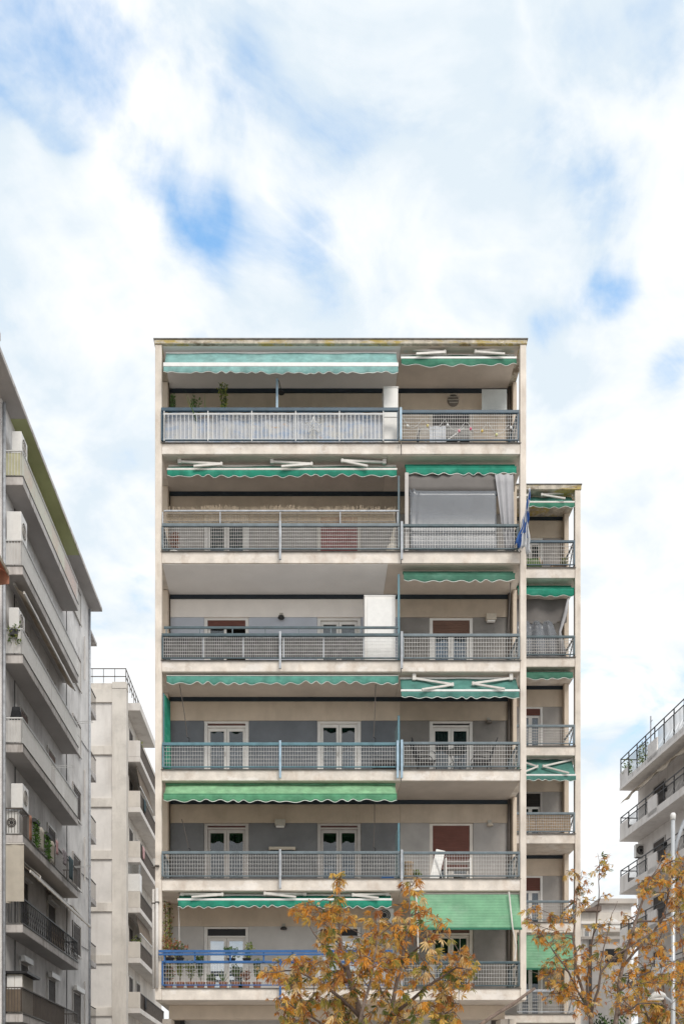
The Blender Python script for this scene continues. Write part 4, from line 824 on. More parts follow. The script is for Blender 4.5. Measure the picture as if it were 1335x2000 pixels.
awning('teal awning with white zigzag arms, fourth balcony of the set-back block', 1008, 1124, (1483, 34.7), (1514, 34.2), 1526, M_A_TEAL, M_A_TEAL, M_ALU, [((1000, 1482), (1048, 1497), (1022, 1508)), ((1117, 1484), (1060, 1496.5), (1110, 1510))], per=.33, amp=.045, zs=zw(4), group=gw)
drop_awning('narrow green ribbed awning hanging behind the autumn tree on the set-back block', 1010, 1116, 1826, 1891, 34.5, 34.3, M_A_DROP, [])
o = thing('loose_tarp', (X_(1070, 34.6), 34.6, WC[6]), 'translucent tarp tied up under the emerald awning of the set-back block', 'tarp')
a, b = X_(1010, 34.6), X_(1108, 34.6)
MB().grid(lambda u, v: (a+u*(b-a), 34.75+.03*math.sin(u*12), Z_(1166, 34.6)+(Z_(1212, 34.6)-Z_(1166, 34.6))*v+.04*math.cos(u*30)*v), 40, 3, .004).build('upper_band', M_TARP, o)
MB().grid(lambda u, v: (a+u*(b-a-.5*(1-v)), 34.72+.05*math.sin(u*20+v*3), Z_(1210, 34.6)+(WT[6]+.1-Z_(1210, 34.6))*v), 24, 5, .003).build('clear_sheet', F_PLA, o, smooth=True)
MB().tube([at(1109, 1166, 34.5), at(1104, 1195, 34.55), at(1092, 1235, 34.6), at(1098, 1275, 34.6)], [.02, .07, .05, .12], 7).build('bunched_edge', M_TARPL, o, smooth=True)
o = thing('covered_rail_cloth', (X_(1070, 34.45), 34.45, WT[4]), 'brown slatted windbreak behind the mesh of the fourth set-back balcony', 'windbreak')
for i in range(12): u0 = wl+.08+i*(wf-wl-.2)/12; MB().box(u0, u0+(wf-wl-.2)/12-.02, 34.42, 34.44, WT[4]+.08, Z_(1592, 34.43)).build('slat', MATS['wicker'], o)
o = thing('deck_chair', (X_(1042, 34.9), 34.9, WT[7]), 'green striped deck chair on the top balcony of the set-back block', 'chair')
x_ = X_(1042, 34.9); zt = WT[7]+.003
MB().grid(lambda u, v: (x_-.25+.5*u, 34.8+.5*v, zt+.25+.55*v), 10, 6, .01).build('sling', M_LGREEN, o)
for s_ in (-.26, .26): MB().bar((x_+s_, 34.7, zt+.02), (x_+s_, 35.32, zt+.86), .04).build('side_rail', M_WICKER, o); MB().bar((x_+s_*1.07, 35.3, zt+.02), (x_+s_*1.07, 34.85, zt+.5), .035).build('leg', M_WICKER, o)
o = thing('wooden_table', (X_(1090, 34.9), 34.9, WT[7]), 'small wooden slatted table on the top balcony of the set-back block', 'table')
x_ = X_(1089, 34.9)
for i in range(5): MB().box(x_-.30, x_+.26, 34.62+i*.11, 34.72+i*.11, zt+.22, zt+.245).build('slat', M_WICKER, o)
for sx in (-.26, .22):
    for yy in (34.66, 35.1): MB().box(x_+sx-.02, x_+sx+.02, yy-.02, yy+.02, zt, zt+.219).build('leg', M_WICKER, o)
plant('leafy potted plant at the right end of the top set-back balcony', 1103, 0, 34.75, .25, .3, 'bush', [M_LYEL, M_LGREEN], .1, .15, zbase=WT[7]+.003)

# ================================================================== LEFT BLOCK ACROSS THE SIDE STREET
M_LWALL = mat('grey_render_left', (.76, .74, .725), .9, .12, .7, .3, 60, .55, (.30, .27, .25), (1.5, 1.5, .25), grime=.6)
M_LSOFF = mat('grey_soffit_left', (.44, .42, .41), .9, .10, .8, .2, 60)
M_LGREEN_S = mat('olive_soffit_paint', (.42, .45, .24), .9, .08, .8, .2, 60)
M_LYELW = mat('pale_yellow_wall', (.62, .60, .46), .9, .06, .8, .2, 60)
M_LSLAB = mat('grey_slab_edge', (.55, .52, .50), .9, .2, 1.2, .3, 60, .7, (.18, .15, .13), (5, 5, .8))
M_DKWOOD = mat('dark_brown_shutter', (.085, .07, .062), .7, .2, 5, ribs=('Z', 8, .9))
LX, LO = -10.0, -9.34; LZ = [22.9, 19.9, 16.93, 13.95, 10.92, 7.92, 4.92]; LY0, LY1 = 34.07, 42.5
lb = thing('apartment_building', (-14, 41, 0), 'grey apartment block on the left seen along its row of receding balconies', 'apartment building')
MB().box(-20, LX, 33.9, 47.9, 0, 25.69).build('wall', M_LWALL, lb)
MB().box(-20.3, -9.44, 29.5, 48.15, 25.7, 25.86).build('roof_slab', M_LSLAB, lb, bevel=.01)
for a, b, m in ((29.5, 34.9, M_LSOFF), (34.91, 43.3, M_LGREEN_S), (43.31, 48.1, M_LSOFF)): MB().box(LX+.003, -9.46, a, b, 25.685, 25.698).build('soffit', m, lb)
MB().box(LX-.1, LX+.012, 35.6, 42.4, 23.25, 25.68).build('painted_wall', M_LYELW, lb)
for yy in (34.0, 47.7): MB().tube([(LX+.06, yy, 0), (LX+.06, yy, 25.6)], .048, 8).build('drainpipe', M_POST_G, lb, smooth=True)
def slat_shutter(par, xw, y0, y1, z0, z1, m, box=True, face=1, name='window', fm=None):
    f = MB().box(xw-.02*face, xw+.05*face, y0, y0+.07, z0, z1).box(xw-.02*face, xw+.05*face, y1-.07, y1, z0, z1).box(xw-.02*face, xw+.05*face, y0+.07, y1-.07, z1-.07, z1).build(name, fm or M_ALUC, par)
    s = MB(); n = int((z1-z0-.08)/.09)
    for i in range(n): s.box(xw+.005*face, xw+.028*face, y0+.072, y1-.072, z0+i*.09, z0+i*.09+.082)
    s.build('shutter', m, f)
    if box: MB().box(xw+.052*face, xw+.22*face, y0-.03, y1+.03, z1-.06, z1+.16).build('shutter_box', M_ALU, f, bevel=.02)
    else: MB().box(xw+.051*face, xw+.09*face, y0-.04, y1+.04, z0-.06, z0-.001).build('sill', M_ALUC, f)
for i, z in enumerate(LZ):
    sl = MB().box(LX+.002, LO, LY0, LY1, z, z+.28).build('balcony_slab', M_LSLAB, lb, bevel=.012)
    MB().box(LX+.003, LO-.03, LY0+.03, LY1-.03, z-.012, z-.001).build('soffit', M_LSOFF, sl)
    MB().box(LX+.003, LO+.02, LY0-.02, LY1+.02, z+.281, z+.30).build('edge_flashing', M_FLASH, sl)
    zf = z+.30
    for y0, y1 in ((36.0, 37.1), (39.9, 41.2)): slat_shutter(lb, LX+.014 if i == 0 else LX+.002, y0, y1, zf, zf+2.1, M_DKWOOD if i > 3 else M_BRSH, box=i > 4, name='balcony_door')
    slat_shutter(lb, LX+.002, 44.3, 45.9, zf+.75, zf+2.15, M_DKWOOD if i > 2 else M_ALUC, box=i > 5, fm=M_GREYF)
    # railing
    zr = zf+.86; m = [M_WBAR, M_WBAR, M_WBAR, M_WBAR, M_PIPE_DK, M_BLACK, M_PIPE_DK][i]
    r = MB().box(LO-.05, LO-.01, LY0+.01, LY1-.01, zr-.02, zr+.02).box(LX+.02, LO-.051, LY0+.01, LY0+.05, zr-.02, zr+.02).box(LX+.02, LO-.051, LY1-.05, LY1-.01, zr-.02, zr+.02).build('railing', m, lb)
    q = MB(); n = 62
    for j in range(n+1):
        yy = LY0+.03+j*(LY1-LY0-.06)/n
        if i == 5 and j % 2: q.tube([(LO-.03, yy, zf+.08), (LO+.02, yy+.05, zf+.35), (LO-.04, yy-.04, zf+.62), (LO-.03, yy, zr-.02)], .009, 4)
        else: q.box(LO-.038, LO-.022, yy-.008, yy+.008, zf+.05, zr-.021)
    for j in range(6): xx = LX+.08+j*.1; q.box(xx-.007, xx+.007, LY0+.022, LY0+.038, zf+.05, zr-.021); q.box(xx-.007, xx+.007, LY1-.038, LY1-.022, zf+.05, zr-.021)
    q.box(LO-.04, LO-.02, LY0+.02, LY1-.02, zf+.03, zf+.05).build('bars', m, r, stuff=True)
    pm = {0: [M_CANVASY, M_CANVASY, M_CANVASY, M_A_SALMON], 1: [M_WPANEL]*4, 2: [M_WPANEL]*4, 3: [M_WPANEL, M_WPANEL, None, M_WPANEL], 4: [None, None, None, None], 5: [None, None, M_CANVASB, None], 6: [M_CANVASB, M_CANVASB, M_CANVASB, None]}[i]
    for j, mm in enumerate(pm):
        if not mm: continue
        ya, yc = LY0+.06+j*(LY1-LY0-.1)/4, LY0+.02+(j+1)*(LY1-LY0-.1)/4
        MB().grid(lambda u, v: (LO-.075+.008*math.sin(u*14+i), ya+(yc-ya)*u, zf+.06+(zr-.06-zf)*v), 14, 2, .006).build('panel', mm, r)
    if pm[0]: MB().box(LX+.06, LO-.09, LY0+.055, LY0+.065, zf+.06, zr-.05).build('end_panel', pm[0], r)
# surface cables and pipes on the left block
for yy, dz in ((43.2, .0), (35.4, .3)): MB().tube([(LX+.02, yy, 5), (LX+.02, yy+.06, 12), (LX+.02, yy-.05, 19), (LX+.02, yy, 25.4)], .016, 5).build('cable', M_BLACK, lb)
for zz_ in (9.6, 12.9, 18.9): MB().tube([(LX+.02, 43.3, zz_), (LX+.02, 45.0, zz_-.12), (LX+.02, 47.6, zz_)], .014, 5).build('cable', M_BLACK, lb)
for zz_ in (6.0, 12.6, 15.7, 21.8): MB().tube([(LX+.06, 46.6, zz_), (LX+.06, 46.6, zz_+2.0)], .035, 6).build('waste_pipe', M_PIPE_W, lb)
# rear balconies past the corner
MB().box(-20, -10.6, 47.91, 49.2, 0, 24.58).build('rear_wall', M_LWALL, lb)
MB().box(-20, -9.93, 47.95, 49.3, 24.6, 24.75).build('rear_eave', M_LSLAB, lb)
for i in range(7):
    z = 20.95-i*3.0
    sl = MB().box(-10.59, -9.93, 47.96, 49.15, z, z+.26).build('balcony_slab', M_LSLAB, lb, bevel=.01)
    q = MB().box(-9.98, -9.94, 47.97, 49.14, z+1.06, z+1.10).box(-10.5, -9.98, 47.97, 48.0, z+1.06, z+1.10)
    for j in range(7): yy = 47.99+j*.185; q.box(-9.968, -9.952, yy-.008, yy+.008, z+.27, z+1.06)
    q.build('railing', M_PIPE_DK, sl)
gac = 'air conditioner units on the left block'
for lb_, x0, y0, z0, h, w in (('white air conditioner high under the olive eave of the left block', -9.78, 34.3, 24.08, .78, .33), ('big white air conditioner at the near end of the second left balcony from the top', -9.93, 34.2, 21.05, 1.05, .50), ('white air conditioner at the near end of the third left balcony from the top', -9.88, 34.3, 18.2, .72, .34),
                        ('white air conditioner on brackets over the balcony with green plants', -9.82, 34.35, 12.15, .86, .40)):
    ac_unit(lb_, x0, x0+w, y0, y0+.75, z0, z0+h, 'x', gac)
ac_unit('small low air conditioner standing inside the plant balcony of the left block', -9.93, -9.52, 34.2, 34.8, 11.23, 12.0, 'y', gac)
# awnings on the left block
def side_awning(label, xr, xb, y0, y1, zr, zb, m, val=.0):
    o = thing('awning', (xr, (y0+y1)/2, zr), label, 'awning', 'cream awnings of the left block')
    MB().grid(lambda u, v: (xr+(xb-xr)*v, y0+(y1-y0)*u, zr+(zb-zr)*v-.03*math.sin(math.pi*v)-.01*math.sin(u*40)), 30, 4, .005).build('canopy', m, o, smooth=True)
    MB().box(xb-.03, xb+.03, y0, y1, zb-.05, zb+.05).build('front_bar', M_ALUC, o, bevel=.01); MB().tube([(xr, y0, zr+.04), (xr, y1, zr+.04)], .05, 8).build('roller_tube', M_ALUC, o)
    for f in (.12, .88): yy = y0+(y1-y0)*f; s = 1 if f < .5 else -1; MB().bar((xr+.05, yy, zr+.0), ((xr+xb)/2+.12, yy+s*1.1, (zr+zb)/2+.02), .05).bar(((xr+xb)/2+.12, yy+s*1.1, (zr+zb)/2+.02), (xb-.02, yy+s*.2, zb+.06), .045).build('folding_arm', M_ALUC, o)
    if val: MB().grid(lambda u, v: (xb+.032+.01*math.sin(u*60)*v, y0+(y1-y0)*u, zb-.05-val*v+.02*v*math.cos(u*90)), 60, 2, .004).build('valance', m, o, smooth=True)
side_awning('cream awning folded under the second left balcony from the top', -9.75, -9.42, 34.5, 42.3, 19.78, 19.52, M_A_CREAM)
side_awning('cream awning let down above the dark iron balcony of the left block', -9.9, -9.18, 34.4, 44.2, 10.75, 10.05, M_A_CREAM, .05)
o = thing('canvas_screen', (-9.65, 34.1, 8.9), 'tall cream canvas screen at the near end of the dark iron balcony', 'screen')
MB().grid(lambda u, v: (-9.95+.66*u, 34.03+.012*math.sin(u*9), 8.95+1.95*v), 10, 6, .006).build('cloth', M_CANVAS, o); MB().box(-9.96, -9.28, 34.0, 34.028, 10.86, 10.9).build('batten', M_ALUC, o)
MB().grid(lambda u, v: (-9.97+.25*u*(1-v), 34.0+.1*u, 8.9+.55*v), 5, 5, .006).build('loose_flap', M_CANVAS, o)
o = thing('awning', (-9.6, 33, 18.6), 'salmon awning corner poking in at the left edge of the picture', 'awning')
MB().grid(lambda u, v: (-10.4+.92*v, 31.5+1.35*u, 19.9-.60*v), 8, 5, .01).build('canopy', M_A_SALMON, o); MB().box(-9.48, -9.44, 31.5, 32.85, 19.2, 19.32).build('front_bar', M_A_CREAM, o)
MB().add([(-10.4, 32.86, 19.9), (-9.45, 32.86, 19.3), (-9.45, 32.86, 18.95), (-10.4, 32.86, 18.85), (-10.4, 32.88, 19.9), (-9.45, 32.88, 19.3), (-9.45, 32.88, 18.95), (-10.4, 32.88, 18.85)], [(0, 1, 2, 3), (7, 6, 5, 4), (0, 4, 5, 1), (1, 5, 6, 2), (2, 6, 7, 3), (3, 7, 4, 0)]).build('side_flap', M_A_SALMON, o)
nb = thing('apartment_building', (-15, 28, 0), 'nearer building carrying the salmon awning at the left picture edge', 'apartment building')
MB().box(-22, -10.4, 22, 33.85, 0, 27.5).build('wall', M_CREAM, nb); MB().box(-22, -10.0, 21.5, 33.8, 27.51, 27.75).build('roof_slab', M_LSLAB, nb)
# washing, plants and clutter on the left block
M_TEALC = mat('dark_teal_cloth', (.03, .06, .07), .9, .2, 6); M_PINKC = mat('pink_cloth', (.50, .30, .30), .9, .2, 6); M_PRT = mat('patterned_cloth', (.30, .26, .27), .9, .6, 14)
def washing(label, x, y, z, w, h, m, ax='y', name='hanging_shirt', cat='laundry'):
    o = thing(name, (x, y, z), label, cat, 'washing on the left block')
    f = (lambda u, v: (x+.02*math.sin(u*9+v*2)*v, y+(u-.5)*w*(1-.25*v*(1-v)), z-h*v)) if ax == 'y' else (lambda u, v: (x+(u-.5)*w*(.55+.45*min(1, v*2)), y+.03*math.sin(u*9+v*2)*v, z-h*v))
    MB().grid(f, 12, 6, .02).build('cloth', m, o, smooth=True); p0 = f(.5, 0); MB().tube([p0, (p0[0], p0[1], p0[2]+.1)], .008, 5).build('hanger', M_WBAR, o); return o
washing('black hooded jacket hung up at the near end of the fourth left balcony', -9.62, 34.25, 15.55, .46, 1.05, M_DKFAB, 'x', 'hanging_jacket', 'jacket')
washing('dark teal shirt drying outside the plant balcony of the left block', -9.15, 40.4, 12.05, .75, .85, M_TEALC)
washing('patterned cloth drying beside the dark teal shirt', -9.15, 39.3, 12.05, .7, .55, M_PRT)
washing('pink cloth drying near the middle of the plant balcony', -9.2, 38.3, 12.15, .35, .5, M_PINKC)
for lb_, y, z in (('thin drying rod sticking out past the plant balcony of the left block', 41.8, 12.1), ('thin drying rod sticking out past the fourth left balcony', 38.6, 15.1), ('thin drying rod sticking out past the third left balcony', 42.2, 18.2)):
    o = thing('drying_rod', (-9.4, y, z), lb_, 'drying rod', 'drying rods on the left block')
    for dy in (0, .18): MB().tube([(-9.5, y+dy, z-.05), (-8.7, y+dy, z)], .012, 5).build('rod', M_WBAR, o)
    MB().tube([(-8.72, y, z), (-8.72, y+.18, z)], .01, 5).build('crossbar', M_WBAR, o)
for lb_, y, z, w, m in (('cream cloth tied over the plant balcony rail, nearest', 36.4, 12.1, 1.0, M_CANVAS), ('cream cloth tied over the plant balcony rail, farther along', 38.0, 12.05, .8, M_CANVAS), ('white end cloth by the air conditioner of the plant balcony', 35.0, 12.1, .35, M_A_SALMON)):
    o = thing('rail_cloth', (LO, y, z), lb_, 'cloth', 'cloths over the plant balcony rail'); MB().grid(lambda u, v: (LO+.015+.02*math.sin(u*11)*v, y+(u-.5)*w, z-.85*v-.04*math.sin(u*7)), 10, 5, .008).build('cloth', m, o, smooth=True)
for lb_, y in (('bright green trailing plant at the near end of the plant balcony rail', 35.55), ('bright green trailing plant between the two cream rail cloths', 37.2)):
    o = thing('trailing_plant', (LO+.03, y, 11.3), lb_, 'trailing plant', 'trailing plants on the plant balcony')
    f = MB()
    for i in range(150): leaf_tuft(f, (LO+.06, y+random.uniform(-.32, .32), 11.25+random.uniform(0, .85)), .05, 2, .11, .1, 2)
    f.build('foliage', [leafmat('fresh_leaf', (.10, .22, .035)), M_LGREEN], o, stuff=True); MB().box(LO-.01, LO+.12, y-.3, y+.3, 11.98, 12.1).build('planter', M_DKPOT, o)
o = thing('storage_cupboard', (-9.7, 34.2, 5.22), 'cream storage cupboard with black lid on the lowest left balcony', 'cupboard')
MB().box(-9.93, -9.4, 34.25, 35.6, 5.225, 6.55).build('carcass', M_CANVAS, o, bevel=.01); MB().box(-10, -9.2, 34.1, 35.8, 6.56, 6.64).build('lid', M_BLACK, o)
for xa in (-9.92, -9.655): MB().box(xa, xa+.25, 34.225, 34.247, 5.26, 6.5).build('door', M_WHITEP, o, bevel=.005)
plant('green plant hanging over the rail at the near end of the third left balcony', 0, 0, 34.6, .4, .35, 'bush', [M_LGREEN], .12, .15, M_DKPOT, zbase=17.24) if False else None
o = thing('potted_plant', (-9.62, 34.15, 17.9), 'dark green plant hooked on the near end rail of the third left balcony', 'potted plant')
f = MB(); [leaf_tuft(f, (-9.62+random.uniform(-.2, .2), 34.05+random.uniform(-.1, .1), 17.9+random.uniform(-.3, .3)), .06, 3, .12, .1, 2) for i in range(40)]; f.build('foliage', [M_LGREEN, M_LYEL], o, stuff=True); MB().box(-9.75, -9.5, 33.98, 34.06, 17.85, 18.05).build('pot', M_DKPOT, o)

# ================================================================== CREAM BLOCK FARTHER DOWN THE SIDE STREET
M_CB = mat('warm_cream_render', (.63, .585, .53), .9, .12, .5, .2, 30, .6, (.34, .30, .26), (1.2, 1.2, .2), grime=.35); M_CBP = mat('pale_cream_panel', (.67, .635, .60), .9, .10, .6, .2, 30, .6, (.42, .37, .33), (1.6, 1.6, .18), grime=.2)
cb = thing('apartment_building', (-15, 64, 0), 'cream apartment block farther down the side street with blank recessed wall panels', 'apartment building')
MB().box(-24, -10.48, 59.0, 76, 0, 26.4).build('wall', M_CB, cb)
MB().box(-10.89, -10.07, 58.35, 58.99, 0, 26.4).build('corner_column', M_CB, cb, bevel=.015)
MB().box(-14.5, -10.885, 58.52, 58.99, 26.42, 26.8).box(-10.88, -10.05, 58.33, 58.99, 26.41, 26.8).build('parapet', M_CB, cb, bevel=.02)
for i in range(9):
    zt = Z_(1371+102.2*i, 58.35); zb = zt-2.5
    MB().box(-14.5, -10.892, 58.48, 58.62, zb, zt-.001).build('wall_panel', M_CBP, cb)
    MB().box(-14.5, -10.892, 58.37, 58.98, zt, zt+.5 if i else 26.4).build('storey_beam', M_CB, cb, bevel=.01)
q = MB()
for z in (27.15, 27.6): q.box(-14.5, -10.1, 58.45, 58.49, z-.02, z+.02).box(-10.14, -10.1, 58.45, 64, z-.02, z+.02)
for j in range(7): xx = -14+j*.65; q.box(xx-.015, xx+.015, 58.45, 58.49, 26.8, 27.6)
for j in range(8): yy = 58.5+j*.7; q.box(-10.14, -10.1, yy-.015, yy+.015, 26.8, 27.6)
q.build('roof_railing', M_PIPE_DK, cb)
MB().box(-10.47, -9.65, 60.7, 66.8, 26.1, 26.55).build('canopy_slab', M_CBP, cb, bevel=.01)
M_REDP = mat('russet_panel', (.17, .09, .065), .8, .2, 3)
for i in range(7):
    z = 23.05-3.0*i
    sl = MB().box(-10.47, -9.65, 60.72, 71.5, z, z+.3).build('balcony_slab', M_CBP, cb, bevel=.01)
    MB().box(-10.46, -9.66, 60.73, 60.85, z+.31, z+1.27).build('end_wall', M_CB if i else M_CBP, sl, bevel=.01)
    mm = [M_REDP, M_REDP, M_GREYP, M_DKWOOD, M_ALUC, M_DKWOOD, M_DKWOOD][i]
    q = MB().box(-9.72, -9.68, 60.86, 71.5, z+1.2, z+1.25)
    for j in range(76): yy = 60.9+j*.14; q.box(-9.71, -9.69, yy-.01, yy+.01, z+.31, z+1.2)
    q.build('railing', M_PIPE_DK, sl)
    if i in (1, 3, 5): MB().box(-9.76, -9.74, 61.9, 71.3, z+.35, z+1.15).build('rail_panel', mm, sl)
    for y0 in (61.4, 64.2): slat_shutter(cb, -10.478, y0, y0+1.5, z+.31, z+2.4, M_DKWOOD, box=False, name='balcony_door')
for i in (1, 4): ac_unit(['', 'air conditioner on the second balcony of the cream block', '', '', 'air conditioner on the fifth balcony of the cream block'][i], -10.45, -10.1, 65.2, 66.0, 23.05-3*i+1.0-(.6 if i == 1 else 0), 23.05-3*i+1.75-(.6 if i == 1 else 0), 'x', 'air conditioners on the cream block')
o = thing('awning', (-10.1, 63.5, 23.0), 'dark drop awning along the third balcony of the cream block', 'awning'); MB().grid(lambda u, v: (-9.95+.25*v, 61+5.2*u, 22.98-1.3*v), 10, 4, .01).build('canopy', M_CANVASB, o); MB().box(-9.72, -9.67, 61, 66.2, 21.64, 21.69).build('front_bar', M_ALU, o)
o = thing('awning', (-10.1, 63.5, 14.0), 'dark drop awning along the sixth balcony of the cream block', 'awning'); MB().grid(lambda u, v: (-9.95+.25*v, 61+5.2*u, 13.98-1.1*v), 10, 4, .01).build('canopy', M_CANVASB, o); MB().box(-9.72, -9.67, 61, 66.2, 12.84, 12.89).build('front_bar', M_ALU, o)
for i, (zb_, yy, cc, lb_) in enumerate(((20.35, 62.3, M_TEALC, 'dark shirt drying on the second balcony of the cream block'), (17.3, 61.8, M_PINKC, 'pink cloth drying on the third balcony of the cream block'), (8.3, 62.6, M_DKFAB, 'black trousers drying on the sixth balcony of the cream block'), (5.2, 63.2, M_PRT, 'patterned sheet drying on the lowest balcony of the cream block'))):
    o = washing(lb_, -9.6, yy, zb_+.9, .8, .7, cc); o['group'] = 'washing on the cream block'
for i, (zb_, yy, lb_) in enumerate(((23.36, 62.0, 'leafy plant on the top balcony of the cream block'), (11.3, 61.3, 'leafy plant by the end wall of the fifth balcony of the cream block'))):
    o = thing('potted_plant', (-9.95, yy, zb_), lb_, 'potted plant', 'plants on the cream block'); pot(o, -9.95, yy, zb_, .16, .3, M_TERRA)
    f = MB(); [leaf_tuft(f, (-9.95, yy, zb_+.5+random.uniform(0, .8)), .28, 4, .16, .6, 2) for _ in range(20)]; f.build('foliage', [M_LGREEN, M_LYEL], o, stuff=True)
o = thing('balcony_box', (-10, 60.95, 15.4), 'white box enclosure on the fourth balcony of the cream block', 'enclosure'); MB().box(-10.46, -9.68, 60.86, 61.5, 15.36, 16.4).build('panel', M_ALU, o, bevel=.01); MB().box(-10.46, -9.68, 60.87, 60.9, 16.42, 16.95).build('pane', M_GLASSR, o)

# ================================================================== RIGHT BLOCK (turned a little towards the square)
uN = Vector((.11, -.9939, 0)); vN = Vector((.9939, .11, 0))
uN = Vector((.06, -.9982, 0)); vN = Vector((.9982, .06, 0))
XF = Matrix(((vN.x, uN.x, 0, 18.2), (vN.y, uN.y, 0, 58.5), (0, 0, 1, 0), (0, 0, 0, 1)))     # local: b (inward), a (towards viewer), z
M_RB = mat('off_white_render', (.74, .70, .67), .9, .08, .7, .2, 40, .35, (.32, .26, .22), (2.5, 2.5, .3)); M_RBD = mat('stained_parapet', (.68, .65, .63), .9, .15, 1.5, .2, 40, .75, (.16, .14, .13), (5, 5, .5))
rb = thing('apartment_building', (24, 55, 0), 'off-white apartment block on the right with dark iron balcony railings', 'apartment building')
RZ = [20.6, 17.66, 14.62, 11.6, 8.6, 5.6]; RL = 20.0
MB(XF).box(1.1, 14, -.02, RL, 0, 20.59).build('wall', M_RB, rb)
for i, z in enumerate(RZ):
    sl = MB(XF).box(0, 1.099 if i else 14, 0, RL, z, z+.16).build('balcony_slab', M_RB, rb, bevel=.01)
    pm = M_RBD if i == 0 else M_RB
    hp = .98
    MB(XF).box(0.02, 1.09 if i else 3, .01, .10, z+.161, z+hp).build('end_parapet', pm, sl)
    MB(XF).box(0.02, .10, .101, 1.2, z+.161, z+hp).build('front_parapet', pm, sl); MB(XF).box(0.02, .10, 4.0, 5.2, z+.161, z+hp+.15).build('front_parapet', pm, sl); MB(XF).box(0.02, .10, 9.0, 10.2, z+.161, z+hp+.15).build('front_parapet', pm, sl)
    MB(XF).box(0.02, .10, 1.201, RL, z+.161, z+.42).build('kerb', pm, sl)
    zr = z+(1.36 if i else 1.78)
    q = MB(XF).box(.04, .08, 0.02, RL, zr-.025, zr+.025).box(.04, .08, 0.02, RL, zr-.3, zr-.26).box(.08, 1.05, .03, .07, zr-.025, zr+.025)
    for j in range(17):
        a = .04+j*1.2; q.box(.035, .085, a, a+.05, z+hp if a < 1.2 else z+.421, zr-.026)
    q.build('railing', M_BLACK, sl)
    q = MB(XF)
    for j in range(110):
        a = 1.3+j*.15
        if 3.95 < a < 5.25 or 8.95 < a < 10.25: continue
        q.tube([(.06, a, z+.43), (.06, a+.05, z+.62), (.06, a-.04, z+.85), (.06, a, zr-.3)], .012, 4)
    q.build('curved_bars', M_BLACK, sl, stuff=True)
    if i:
        for a in (2.2, 6.2, 11): 
            f = MB(XF).box(1.05, 1.098, a, a+.08, z+.17, z+2.4).box(1.05, 1.098, a+1.52, a+1.6, z+.17, z+2.4).box(1.05, 1.098, a+.08, a+1.52, z+2.32, z+2.4).build('balcony_door', M_GREYF, rb)
            MB(XF).box(1.07, 1.097, a+.082, a+1.518, z+.17, z+2.318).build('shutter', M_DKWOOD, f)
o = thing('awning', tuple(XF @ Vector((.6, 6, 20.3))), 'cream awning rolled in with ragged valance under the top right balcony', 'awning')
MB(XF).tube([(.55, .4, 20.35), (.55, RL-.5, 20.35)], .07, 8).build('roller_tube', M_A_CREAM, o)
MB(XF).grid(lambda u, v: (.45-.25*v+.04*math.sin(u*70)*v, .3+(RL-1)*u, 20.3-(.34+.10*math.sin(u*50))*v), 90, 3, .006).build('valance', M_A_CREAM, o, smooth=True)
MB(XF).add([(.5, .3, 20.3), (.1, .25, 19.95), (-.05, .2, 19.75), (.25, .35, 20.0), (.5, .32, 20.3), (.1, .27, 19.95), (-.05, .22, 19.75), (.25, .37, 20.0)], [(0, 1, 2, 3), (7, 6, 5, 4), (0, 4, 5, 1), (1, 5, 6, 2), (2, 6, 7, 3), (3, 7, 4, 0)]).build('loose_corner', M_A_CREAM, o)
p0 = XF @ Vector((.85, .25, 16.6))
ac_unit('air conditioner at the far end of the second right balcony', p0.x-.15, p0.x+.5, p0.y-.5, p0.y-.15, p0.z, p0.z+.75, 'y', 'air conditioners on the right block')
for i, (zz_, a) in enumerate(((19.3, 3.9), (16.3, 3.9))):
    o = thing('wall_bracket', tuple(XF @ Vector((1.0, a, zz_))), ['small black bracket on the wall above the second right balcony', 'small black bracket on the wall above the third right balcony'][i], 'bracket')
    MB(XF).box(.92, 1.098, a, a+.1, zz_, zz_+.3).build('plate', M_BLACK, o); MB(XF).box(.75, .919, a+.02, a+.07, zz_+.1, zz_+.16).build('arm', M_BLACK, o)
q = XF @ Vector((.4, 4.05, 22)); o = thing('antenna_pole', tuple(q), 'thin grey pole rising above the roof terrace rail of the right block', 'pole'); MB(XF).tube([(.2, 4.0, 20.77), (.2, 4.0, 23.3)], .04, 6).build('pole', M_POST_G, o); MB(XF).tube([(.2, 4.0, 23.0), (.2, 4.25, 23.0)], .02, 5).build('crossarm', M_POST_G, o)
for i, (a, lb_) in enumerate(((.5, 'spiky plant on the roof terrace at the corner of the right block'), (2.6, 'grey-green plant on the roof terrace near the pole of the right block'))):
    q = XF @ Vector((.3, a, 20.77)); o = thing('potted_plant', tuple(q), lb_, 'potted plant', 'roof terrace plants'); pot(o, q.x, q.y, q.z, .15, .3, M_TERRA)
    f = MB(); [leaf_tuft(f, (q.x, q.y, q.z+.55+random.uniform(0, .9)), .3, 4, .2, .6, 2) for _ in range(25)]; f.build('foliage', [M_LGREEN, M_LYEL], o, stuff=True)

